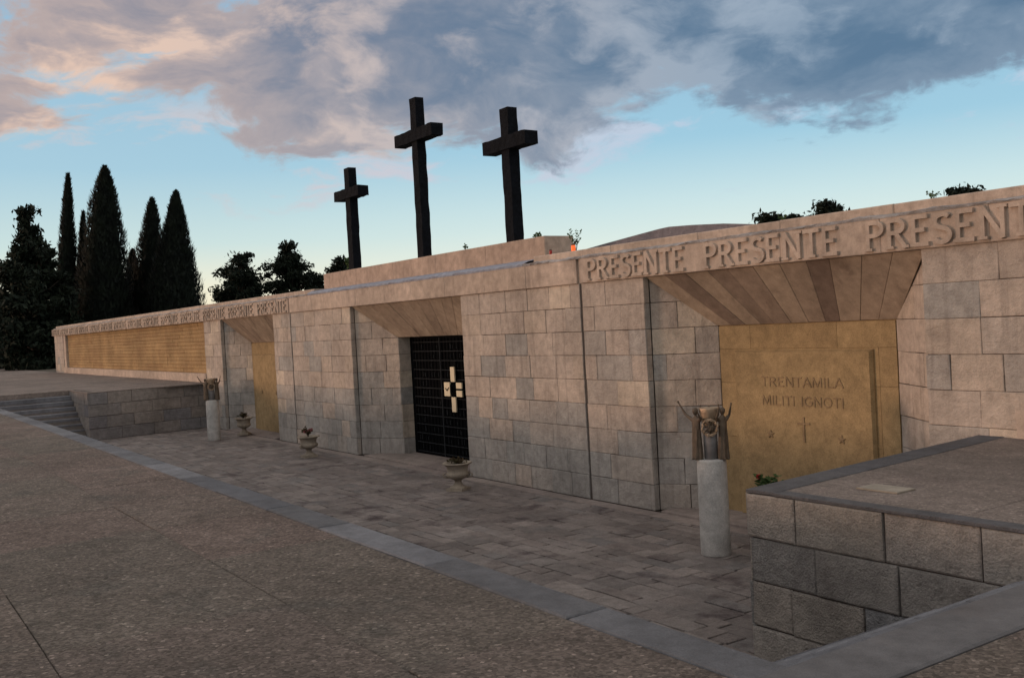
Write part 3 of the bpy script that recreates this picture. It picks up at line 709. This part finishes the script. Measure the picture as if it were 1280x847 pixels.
# low grey hump behind the right-hand parapet
mb = MB(); px = [(-14.9, 4.30), (-14.2, 4.36), (-13.3, 4.43), (-12.7, 4.475), (-12.45, 4.485), (-11.9, 4.455), (-11.2, 4.40), (-10.4, 4.30), (-9.8, 4.14)]
vs = []
for k, (x, z) in enumerate(px):
    vs += [(x, 1.42, 4.0), (x, 1.45, z), (x-0.4, 2.6, z+0.02 if 0 < k < 8 else 4.1), (x-0.4, 2.7, 3.9)]
fs = []
for i in range(len(px)-1):
    for j in range(3): fs.append((i*4+j, i*4+4+j, i*4+5+j, i*4+1+j))
fs += [(0, 1, 2, 3), (32, 35, 34, 33)]
mb.add(vs, fs); o = mb.build('stone_hump', HUMP); tag(o, 'low grey peaked stone roof showing behind the wall top, right of the crosses', 'roof')
o.location = (0, 0, 0)

# ------------------------------------------------------------------ plants, trees
def leafcloud(mb, centres, count, size, rn, up=0.0, flat=1.0, asp=1.6, soft=0.50):
    for _ in range(count):
        c, rad = rn.choice(centres)
        p = Vector(c)+Vector((rn.gauss(0, soft)*rad[0], rn.gauss(0, soft)*rad[1], rn.gauss(0, soft)*rad[2]))
        a = Vector((rn.gauss(0, 1), rn.gauss(0, 1), rn.gauss(0, 1)+up)).normalized(); b = a.cross(Vector((rn.gauss(0, 1), rn.gauss(0, 1), rn.gauss(0, 1)))).normalized()
        s = size*rn.uniform(0.5, 1.4)
        mb.add([p-b*s*0.35, p+a*s*asp*0.6-b*s*0.1, p+b*s*0.35+a*s*0.2, p-a*s*asp*0.5], [(0, 1, 2), (0, 2, 3)], rn.random())
def ray_at(u, v, dist):
    d = F+RX*((u-640)/1242.82)-UX*((v-423.5)/1242.82); k = dist/math.hypot(d.x, d.y); return Vector((0, -10.2142, 3.0326))+d*k
def cypress(u, vtop, halfpx, dist, label, seed, vwide=440, n=9000, ragged_=0.1, lean=0.0):
    rn = random.Random(seed); top = ray_at(u, vtop, dist); base = ray_at(u-2, 450, dist); base.z = gz
    pxm = 1242.82/dist/ (1.0); H_ = top.z-base.z; rad = halfpx/pxm
    t = thing('cypress', label, 'tree', base, 'cypresses at the end of the wall', worldmesh=False)
    lx = top.x-base.x; ly = top.y-base.y
    tr = MB(); tube(tr, [(0, 0, 0), (0.05, 0, 1.2), (lx*.5, ly*.5, H_*0.5), (lx*.9, ly*.9, H_*0.9)], [0.22, 0.18, 0.1, 0.02], 8); tr.build('trunk', BARK, t)
    mb = MB()
    def prof(k):   # k 0 bottom..1 top
        return rad*min(1.0, (k/0.10)**0.6 if k > 0 else 0)*((1-k)**0.68)*(1.22+0.10*math.sin(k*5+seed))+0.03
    lx = top.x-base.x; ly = top.y-base.y
    # dense inner body
    seg = 16; nn = 34; vs = []; fs = []
    for i in range(nn+1):
        k = 0.02+0.95*i/nn
        for j in range(seg):
            a = 2*math.pi*j/seg; rr = prof(k)*(0.80+0.16*noise.noise(Vector((math.cos(a)*2+seed, math.sin(a)*2, k*H_*0.9))))
            vs.append((rr*math.cos(a)+lx*k, rr*math.sin(a)+ly*k, k*H_))
    for i in range(nn):
        for j in range(seg):
            j2 = (j+1) % seg; fs.append((i*seg+j, i*seg+j2, i*seg+seg+j2, i*seg+seg+j))
    fs += [tuple(range(seg))[::-1], tuple(range(nn*seg, nn*seg+seg))]
    mb.add(vs, fs)
    for _ in range(n):
        k = 0.02+0.98*rn.random()**1.15; a = rn.uniform(0, 2*math.pi); 
        bulge = 1+0.16*noise.noise(Vector((math.cos(a)*1.5+seed*3, math.sin(a)*1.5, k*H_*0.8)))+0.10*noise.noise(Vector((math.cos(a)*4, math.sin(a)*4+seed, k*H_*2.2)))
        rr = prof(k)*bulge*rn.uniform(0.82, 1.02+ragged_); s = rn.uniform(0.09, 0.26)*(1.2-0.5*k)
        p = Vector((rr*math.cos(a)+lx*k, rr*math.sin(a)+ly*k, k*H_))
        up = Vector((math.cos(a)*0.35+rn.gauss(0, .25), math.sin(a)*0.35+rn.gauss(0, .25), 1)).normalized(); sd_ = Vector((-math.sin(a), math.cos(a), rn.gauss(0, .3))).normalized()
        mb.add([p-sd_*s*0.45, p+sd_*s*0.45, p+up*s*2.0], [(0, 1, 2)], rn.random())
    mb.build('crown', CYP, t)
DT = 84
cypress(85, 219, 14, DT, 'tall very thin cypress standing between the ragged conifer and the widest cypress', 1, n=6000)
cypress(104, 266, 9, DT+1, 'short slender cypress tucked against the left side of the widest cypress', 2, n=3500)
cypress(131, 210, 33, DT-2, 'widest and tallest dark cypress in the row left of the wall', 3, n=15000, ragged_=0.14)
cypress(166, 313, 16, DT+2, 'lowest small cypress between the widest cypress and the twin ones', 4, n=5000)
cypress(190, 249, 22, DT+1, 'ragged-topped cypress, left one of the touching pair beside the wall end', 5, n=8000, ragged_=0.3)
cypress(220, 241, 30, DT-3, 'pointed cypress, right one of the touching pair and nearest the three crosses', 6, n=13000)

def branched(name, label, u, vtop, dist, layers, mat, seed, leaf=0.28, group=None, n=7000, trunk=0.22, cone=False, z0=gz, basev=None):
    """layers: list of (u offset px, v px, half width px, half height px) foliage clumps seen from the camera"""
    rn = random.Random(seed); top = ray_at(u, vtop, dist); base = Vector((top.x, top.y, z0)); pxm = 1242.82/dist
    t = thing(name, label, 'tree', base, group, worldmesh=False)
    side = Vector((RX.x, RX.y, 0)).normalized(); dep = Vector((F.x, F.y, 0)).normalized()
    tr = MB(); Ht = top.z-z0; zc = [0, Ht*0.3, Ht*0.6, Ht*0.93]
    tube(tr, [(rn.uniform(-.2, .2)*(i > 0), rn.uniform(-.2, .2)*(i > 0), z) for i, z in enumerate(zc)], [trunk, trunk*0.8, trunk*0.5, 0.04], 8)
    cen = []; mb = MB()
    for (du, v, hw, hh) in layers:
        z = ray_at(u+du, v, dist).z-z0; cx = du/pxm; hwm = hw/pxm; hhm = hh/pxm
        k = max(5, int(hw/1.6))
        for _ in range(k):
            a = rn.uniform(0, 6.28); q = rn.random()**0.5
            off = side*(cx+math.cos(a)*hwm*q*0.8)+dep*(math.sin(a)*hwm*q*0.8); zz = z+rn.uniform(-1, 1)*hhm*0.9
            rr = rn.uniform(0.45, 1.0)*max(0.35, hhm*0.85)
            cen.append(((off.x, off.y, zz), (rr*1.3, rr*1.3, rr*0.8)))
            zs = max(0.5, zz-abs(rn.gauss(0.8, 0.5))-0.35*off.length)
            if rn.random() < 0.7: tube(tr, [(0, 0, min(zs, Ht*0.9)), (off.x*0.5, off.y*0.5, (min(zs, Ht*.9)+zz)/2-0.1), (off.x, off.y, zz)], [trunk*0.35, trunk*0.22, 0.02], 5)
    tr.build('trunk', BARK, t)
    leafcloud(mb, cen, n, leaf, rn, up=0.3); mb.build('crown', mat, t)
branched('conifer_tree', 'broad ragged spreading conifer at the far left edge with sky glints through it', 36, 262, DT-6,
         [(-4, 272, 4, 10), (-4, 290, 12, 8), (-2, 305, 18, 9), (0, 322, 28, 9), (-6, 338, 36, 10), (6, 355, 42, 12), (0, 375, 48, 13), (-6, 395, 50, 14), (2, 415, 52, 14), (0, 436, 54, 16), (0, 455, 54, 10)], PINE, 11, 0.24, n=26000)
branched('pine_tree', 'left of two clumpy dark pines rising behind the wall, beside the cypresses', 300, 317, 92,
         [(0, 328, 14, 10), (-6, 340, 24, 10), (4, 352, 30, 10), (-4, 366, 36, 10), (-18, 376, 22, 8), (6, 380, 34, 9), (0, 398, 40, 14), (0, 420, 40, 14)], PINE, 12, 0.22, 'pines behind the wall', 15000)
branched('pine_tree', 'taller right-hand pine of two rising behind the wall, left of the crosses', 362, 303, 92,
         [(-2, 313, 16, 9), (2, 327, 26, 9), (-10, 340, 30, 9), (14, 350, 34, 9), (-2, 362, 36, 10), (24, 366, 24, 9), (0, 384, 44, 12), (0, 405, 44, 14)], PINE, 13, 0.22, 'pines behind the wall', 16000)
branched('pine_tree', 'small pine tip just showing behind the leftmost black cross', 428, 320, 95,
         [(0, 328, 10, 7), (-4, 338, 16, 8), (0, 352, 20, 10), (0, 380, 26, 14)], PINE, 14, 0.28, 'pines behind the wall', 3000)
for i, (u, v, hw, lb) in enumerate([(960, 270, 15, 'first treetop sprig left of the others above the lettered parapet'), (992, 271, 9, 'tiny rounded treetop between two others above the parapet'),
                                (1033, 256, 13, 'pointed treetop leaning above the parapet over the ochre niche'), (1202, 238, 17, 'spiky treetop above the parapet at the far right')]):
    branched('pine_tree', lb, u, v-2, 40, [(0, v+3, hw*0.8, 3), (4, v+8, hw*0.8, 3), (-2, v+18, hw*1.3, 8), (0, v+34, hw*1.5, 12), (0, v+60, hw*1.5, 14)], PINE, 20+i, 0.12, 'treetops above the parapet', 2600, 0.14)
# dark understorey below the cypresses
for i, (u, v, hw) in enumerate([(12, 388, 40), (62, 380, 40), (108, 375, 36), (158, 372, 34), (205, 384, 34), (240, 392, 26), (-30, 360, 60)]):
    rn = random.Random(60+i); top = ray_at(u, v, DT+5); base = Vector((top.x, top.y, gz)); hm = hw/(1242.82/(DT+5)); hz = top.z-gz
    mb = MB(); cen = [((rn.uniform(-1, 1)*hm*0.7, rn.uniform(-1, 1)*hm*0.7, hz*rn.uniform(0.15, 0.85)), (hm*0.5, hm*0.5, hz*0.22)) for _ in range(16)]
    seg = 14; vs = []; fs = []
    for a_ in range(9):
        k = a_/8; rr = hm*0.9*math.sqrt(max(0.02, 1-(k*0.97)**2.5))
        for j in range(seg):
            an = 2*math.pi*j/seg; q = rr*(0.85+0.2*noise.noise(Vector((math.cos(an)*2, math.sin(an)*2+i*5, k*4)))); vs.append((q*math.cos(an), q*math.sin(an), hz*0.9*k))
    for a_ in range(8):
        for j in range(seg): fs.append((a_*seg+j, a_*seg+(j+1) % seg, a_*seg+seg+(j+1) % seg, a_*seg+seg+j))
    fs.append(tuple(range(8*seg, 9*seg)))
    mb.add(vs, fs); leafcloud(mb, cen, 3500, 0.32, rn)
    t = thing('evergreen_shrub', ['rounded evergreen bush under the ragged conifer at the left edge', 'evergreen bush below the thinnest cypress', 'evergreen bush left of the widest cypress trunk',
              'evergreen bush right of the widest cypress', 'evergreen bush at the foot of the paired cypresses', 'evergreen bush closest to the gilded wall end', 'evergreen mass cut by the left edge of the picture'][i], 'bush', base, 'bushes under the cypresses', worldmesh=False)
    mb.build('foliage', CYP, t)
    s_ = MB(); tube(s_, [(0, 0, 0), (0, 0, hz*0.5)], [0.15, 0.08], 6); s_.build('trunk', BARK, t)

def sprig(name, label, base, h, spread, n, mat, seed, leaf=0.03, blooms=0, bmat=None, bsize=0.02, group=None):
    rn = random.Random(seed); t = thing(name, label, 'plant', base, group, worldmesh=False); st = MB(); lf = MB(); fl = MB()
    for i in range(n):
        a = rn.uniform(0, 6.28); q = rn.uniform(0.2, 1)*spread; hh = h*rn.uniform(0.5, 1)
        tip = Vector((math.cos(a)*q, math.sin(a)*q, hh)); mid = Vector((tip.x*0.3, tip.y*0.3, hh*0.6))
        tube(st, [(0, 0, 0), mid, tip], [0.004, 0.003, 0.0015], 4)
        for k in range(9):
            f = rn.uniform(0.3, 1.0); p = mid.lerp(tip, (f-0.3)/0.7) if f > 0.3 else mid*f
            d = Vector((rn.gauss(0, 1), rn.gauss(0, 1), rn.gauss(0.4, .6))).normalized(); b = d.cross(Vector((rn.gauss(0, 1), rn.gauss(0, 1), 1))).normalized(); s = leaf*rn.uniform(.6, 1.3)
            lf.add([p, p+d*s*0.5+b*s*0.35, p+d*s, p+d*s*0.5-b*s*0.35], [(0, 1, 2, 3)], rn.random())
        if i < blooms:
            for k in range(14):
                d = Vector((rn.gauss(0, 1), rn.gauss(0, 1), rn.gauss(0, 1))).normalized()*bsize; b = d.cross(Vector((0.3, 1, .2))).normalized()*bsize*0.6
                fl.add([tip+d*0.1-b, tip+d*0.1+b, tip+d+b, tip+d-b], [(0, 1, 2, 3)])
    st.build('stem', BARK, t); lf.build('leaves', mat, t)
    if blooms: fl.build('blossom', bmat, t)
    return t

# ------------------------------------------------------------------ urns
URN_SPOTS = [(-15.73, -1.02, 'stone urn standing right of the black gate, nearly empty'), (-22.95, -0.95, 'stone urn with faded pink flowers left of the black gate'),
             (-29.75, -0.25, 'dark weathered stone urn in front of the far ochre niche'), (-8.42, -0.85, 'stone urn with red flowers half hidden behind the near block wall')]
def make_urn():
    t = thing('garden_urn', 'x', 'urn', (0, 0, 0), 'stone urns along the wall', worldmesh=False)
    mb = MB(); mb.box((-0.15, -0.15, 0), (0.15, 0.15, 0.045)); mb.build('base', URNS, t)
    mb = MB(); lathe(mb, [(0.145, 0.045), (0.14, 0.06), (0.10, 0.08), (0.065, 0.12), (0.055, 0.15), (0.062, 0.165), (0.075, 0.172), (0.062, 0.182)], 24); mb.build('foot', URNS, t, True)
    mb = MB(); lathe(mb, [(0.06, 0.18), (0.11, 0.195), (0.16, 0.225), (0.185, 0.265), (0.178, 0.295), (0.170, 0.31), (0.172, 0.36), (0.185, 0.41), (0.215, 0.435), (0.245, 0.445), (0.25, 0.458), (0.235, 0.468), (0.205, 0.462), (0.19, 0.43), (0.02, 0.42)], 48,
                     mod=lambda i, a: 1+(0.05*abs(math.sin(a*7)) if 1 <= i <= 4 else (0.02*math.sin(a*14) if 8 <= i <= 11 else 0))); mb.build('bowl', URNS, t, True)
    for s in (-1, 1):
        mb = MB(); tube(mb, [(s*0.165*0.8, s*0.06, 0.22), (s*0.215, s*0.08, 0.225), (s*0.235, s*0.085, 0.26), (s*0.21, s*0.075, 0.285), (s*0.17, s*0.06, 0.28)], [0.018, 0.016, 0.015, 0.014, 0.016], 8); mb.build('handle', URNS, t, True)
    mb = MB(); lathe(mb, [(0.0, 0.40), (0.185, 0.43), (0.10, 0.445), (0.001, 0.45)], 20); mb.build('soil', EARTH, t)
    return t
def copy_thing(o, loc, rz=0, label=None):
    c = o.copy(); col.objects.link(c); c.location = loc; c.rotation_euler.z = rz
    if label: c['label'] = label
    for ch in list(o.children):
        d = ch.copy(); col.objects.link(d); d.parent = c
        for g2 in list(ch.children): e = g2.copy(); col.objects.link(e); e.parent = d
    return c
urn = make_urn()
for i, (x, y, lb) in enumerate(URN_SPOTS):
    if i == 0: urn.location = (x, y, 0.0); urn['label'] = lb; urn.rotation_euler.z = 0.5; urn.scale = (1.1,)*3
    else: c = copy_thing(urn, (x, y, 0.035 if i == 2 else 0.0), 0.5+i, lb); c.scale = (1.1,)*3
sprig('potted_plant', 'dry brown leaves lying in the urn right of the gate', (-15.73, -1.02, 0.48), 0.09, 0.17, 14, DRYL, 31, 0.07)
sprig('potted_plant', 'sparse plant with faded pink flowers in the urn left of the gate', (-22.95, -0.95, 0.48), 0.26, 0.15, 12, DRYL, 32, 0.06, 5, ROSE, 0.045)
sprig('potted_plant', 'short dark stems in the farthest urn beside the far ochre niche', (-29.75, -0.25, 0.515), 0.20, 0.18, 12, DRYL, 33, 0.07)
sprig('potted_plant', 'bushy green plant with a red flower showing over the near block wall', (-8.42, -0.85, 0.48), 0.50, 0.25, 30, GREEN, 34, 0.075, 1, RED, 0.035)

# ------------------------------------------------------------------ columns and bronzes
def to_mesh_with(mb, name, mat, parent, voxel):
    o = mb.build(name, mat, None, True)
    md = o.modifiers.new('r', 'REMESH'); md.mode = 'VOXEL'; md.voxel_size = voxel; md.use_smooth_shade = True
    dg = bpy.context.evaluated_depsgraph_get(); me = bpy.data.meshes.new_from_object(o.evaluated_get(dg)); me.name = name
    nm = o.name; bpy.data.objects.remove(o)
    if not me.materials: me.materials.append(mat)
    at = me.attributes.get('tone')
    if at is None: me.attributes.new('tone', 'FLOAT', 'FACE')
    return link(name, me, parent)
def draped(mb, c, face, armL, armR, h=0.60):
    """robed statue figure at c (feet), facing the angle 'face'; arms given as hand positions relative to the shoulder, in (side, fwd, up)"""
    fw = Vector((math.cos(face), math.sin(face), 0)); sd_ = Vector((-fw.y, fw.x, 0)); c = Vector(c)
    P = lambda s, f, z: c+sd_*s+fw*f+Vector((0, 0, z))
    seg = 22; prof = [(0.0, 0.072, 0.058), (0.04, 0.074, 0.060), (0.14, 0.068, 0.056), (0.26, 0.062, 0.050), (0.34, 0.056, 0.045), (0.42, 0.058, 0.042), (0.49, 0.062, 0.036), (0.52, 0.045, 0.030), (0.54, 0.020, 0.020)]
    vs = []; fs = []
    for i, (z, a_, b_) in enumerate(prof):
        for j in range(seg):
            an = 2*math.pi*j/seg; fold = 1+(0.13*math.sin(an*7+z*6) if z < 0.36 else 0.04*math.sin(an*5))
            vs.append(P(math.cos(an)*a_*fold, math.sin(an)*b_*fold, z))
    n = len(prof)
    for i in range(n-1):
        for j in range(seg): fs.append((i*seg+j, i*seg+(j+1) % seg, i*seg+seg+(j+1) % seg, i*seg+seg+j))
    fs += [tuple(range(seg))[::-1], tuple(range((n-1)*seg, n*seg))]
    mb.add(vs, fs)
    tube(mb, [P(0, 0, 0.51), P(0, 0.004, 0.56)], [0.018, 0.016], 10)
    # head with chin, nose and hair knot
    hv = []; hf = []; s2 = 12; rr_ = [(-0.046, 0.014), (-0.036, 0.026), (-0.015, 0.036), (0.008, 0.040), (0.030, 0.034), (0.044, 0.016)]
    for z, q in rr_:
        for j in range(s2):
            an = 2*math.pi*j/s2; hv.append(P(math.cos(an)*q*0.85, 0.006+math.sin(an)*q*1.05, 0.598+z))
    for i in range(5):
        for j in range(s2): hf.append((i*s2+j, i*s2+(j+1) % s2, i*s2+s2+(j+1) % s2, i*s2+s2+j))
    hf += [tuple(range(s2))[::-1], tuple(range(5*s2, 6*s2))]; mb.add(hv, hf)
    tube(mb, [P(0, 0.035, 0.606), P(0, 0.047, 0.594), P(0, 0.036, 0.588)], [0.004, 0.007, 0.004], 6)
    for s, arm in ((-1, armL), (1, armR)):
        sh = Vector((s*0.060, 0, 0.49)); hd = sh+Vector(arm); el = sh.lerp(hd, 0.5)+Vector((s*0.02, -0.01, -0.03))
        g_ = lambda v: P(v.x, v.y, v.z)
        tube(mb, [g_(Vector((s*0.03, 0, 0.485))), g_(sh), g_(el), g_(hd)], [0.030, 0.027, 0.017, 0.010], 9)
        dr = (hd-el).normalized()
        for q in (-1, -0.33, 0.33, 1):   # fingers
            tube(mb, [g_(hd), g_(hd+dr*0.022+Vector((0, q*0.012, 0.003))), g_(hd+dr*(0.044-abs(q)*0.006)+Vector((0, q*0.018, 0.008)))], [0.0075, 0.0055, 0.004], 6)
        tube(mb, [g_(hd-dr*0.004), g_(hd+dr*0.012+Vector((0, 0.020, 0.012)))], [0.007, 0.004], 6)
    for s in (-1, 1): tube(mb, [P(s*0.022, 0.0, 0.012), P(s*0.026, 0.070, 0.008)], [0.018, 0.012], 8)
def make_column():
    t = thing('round_column', 'x', 'column', (0, 0, 0), 'pale round columns carrying bronzes', worldmesh=False)
    mb = MB(); seg = 48; prof = [(0.180, 0), (0.186, 0.012), (0.186, 0.3), (0.184, 0.8), (0.182, 1.165), (0.176, 1.19), (0.165, 1.195)]
    lathe(mb, prof, seg, mod=lambda i, a: 1+0.008*noise.noise(Vector((math.cos(a)*3, math.sin(a)*3, i)))); mb.build('shaft', MARBLE, t, True)
    return t
def make_bronze():
    t = thing('bronze_sculpture', 'x', 'sculpture', (0, 0, 0), 'bronzes on the round columns', worldmesh=False)
    mb = MB(); lathe(mb, [(0.085, 0), (0.085, 0.20), (0.088, 0.21), (0.085, 0.22), (0.085, 0.42)], 32); mb.build('drum', simple('grey_drum_stone', (0.20, 0.19, 0.19), 0.85, 0, 30, .004), t, True)
    mb = MB(); lathe(mb, [(0.08, 0.40), (0.09, 0.44), (0.10, 0.50), (0.118, 0.58), (0.128, 0.625), (0.124, 0.64), (0.11, 0.625), (0.08, 0.56), (0.02, 0.54)], 40,
                     mod=lambda i, a: 1+0.03*math.sin(a*9+i)); mb.build('bowl', BRONZEL, t, True)
    # camera-side direction in local coords is +x; figures at the sides and at the back
    specs = [(R(-82), (0.20, -0.0, 0.15), (0.10, 0.05, 0.10)), (R(72), (0.10, 0.04, 0.12), (0.13, 0.03, 0.16)), (R(180), (0.12, 0.0, 0.14), (0.12, 0.0, 0.14))]
    specs = [(R(-80), (-0.19, 0.03, 0.19), (0.07, 0.09, 0.10)), (R(68), (-0.05, 0.07, 0.13), (0.03, 0.06, 0.16)), (R(178), (-0.05, 0.0, 0.13), (0.05, 0.0, 0.13))]
    for an, aL, aR in specs:
        mb = MB(); draped(mb, (math.cos(an)*0.168, math.sin(an)*0.168, 0.0), an+(R(35) if an < 0 else R(-30) if an < 2 else 0), aL, aR); to_mesh_with(mb, 'figure', BRONZE, t, 0.0055)
    # thorn wreath hung on the camera side
    mb = MB(); rn = random.Random(2)
    for k in range(5):
        ph = rn.uniform(0, 6.28); pts = []
        for i in range(41):
            a = 2*math.pi*i/40; rr = 0.090+0.012*math.sin(a*(4+k*2)+ph); pts.append((0.125+0.014*math.cos(a*4+ph*2), rr*math.cos(a), 0.40+rr*math.sin(a)*1.05))
        tube(mb, pts, 0.0085, 6, cap=False)
    for k in range(60):
        a = rn.uniform(0, 6.28); rr = 0.092+rn.uniform(-.01, .01); p = Vector((0.13, rr*math.cos(a), 0.40+rr*math.sin(a))); d = Vector((rn.uniform(0, 1), rn.gauss(0, 1), rn.gauss(0, 1))).normalized()*0.038
        tube(mb, [p, p+d], [0.005, 0.001], 5)
    mb.build('thorn_wreath', BRONZEL, t, True)
    mb = MB()
    for k in range(11):
        a = rn.uniform(0, 6.28); b = a+rn.uniform(1.5, 3); tube(mb, [(0.115, 0.08*math.cos(a), 0.40+0.08*math.sin(a)), (0.135, 0.0+rn.uniform(-.03, .03), 0.40+rn.uniform(-.03, .03)), (0.115, 0.08*math.cos(b), 0.40+0.08*math.sin(b))], 0.007, 6)
    mb.build('branches', BRONZE, t, True)
    return t
cl = make_column(); cl.location = (-8.92, -1.34, 0.0); cl['label'] = 'pale round marble column in front of the nearest niche, close to the near block wall'
bz = make_bronze(); bz.location = (-8.92, -1.34, 1.195); bz['label'] = 'bronze of robed figures with raised arms around a thorn wreath, nearest the viewer'
bz.rotation_euler.z = R(-45)
copy_thing(cl, (-29.4, -1.28, 0.0), 1.2, 'pale round marble column at the far end, beside the dark end wall')
copy_thing(bz, (-29.4, -1.28, 1.195), R(-17), 'distant bronze of robed figures with raised arms, on the far column')

# ------------------------------------------------------------------ small things on the wall top
def votive(base, mat, label, s=1.0):
    t = thing('votive_lamp', label, 'lamp', base, worldmesh=False)
    mb = MB(); lathe(mb, [(0.035*s, 0), (0.042*s, 0.02*s), (0.045*s, 0.10*s), (0.038*s, 0.13*s)], 20); mb.build('cup', mat, t, True)
    mb = MB(); lathe(mb, [(0.040*s, 0.128*s), (0.040*s, 0.14*s), (0.028*s, 0.155*s), (0.01*s, 0.165*s)], 20); mb.build('lid', BRONZE, t, True)
votive((-14.18, 0.22, ZT+0.155), LAMPRED, 'small dark red votive lamp at the foot of the plinth end', 0.6)
votive((-13.52, 0.22, ZT+0.150), LAMPLIT, 'lit orange votive lamp on the wall top beside a wispy plant', 0.85)
sprig('wild_plant', 'wispy green plant growing behind the lit orange lamp', (-13.70, 0.42, ZT+0.15), 0.42, 0.14, 9, GREEN, 41, 0.05)
sprig('wild_plant', 'tuft of weeds on top of the plinth between two crosses', (-17.70, 0.62, 4.545), 0.16, 0.10, 6, GREEN, 42, 0.04)
sprig('wild_plant', 'small weeds on the plinth end right of the nearest cross', (-15.45, 0.85, 4.545), 0.15, 0.16, 8, GREEN, 43, 0.05)
sprig('wild_plant', 'leafy weed at the foot of the farthest cross', (-24.15, 0.95, 4.545), 0.40, 0.25, 12, GREEN, 44, 0.09)
rn = random.Random(88)
for i, (x, lb) in enumerate([(-9.2, 'weed on the parapet above the niche left side'), (-6.9, 'weed on the parapet above the niche right corner')]):
    sprig('wild_plant', lb, (x, 0.5, ZT+0.15), 0.13, 0.12, 5, GREEN, 90+i, 0.035)
# pale plate lying on the near terrace
mb = MB(); mb.box((-5.20, -3.42, ZP+0.002), (-4.82, -3.18, ZP+0.014), 0.9); o = mb.build('stone_plate', simple('pale_plate_stone', (0.27, 0.235, 0.19), 0.9, 0, 30, .003)); tag(o, 'pale rectangular stone plate set flat on the near terrace', 'plate')
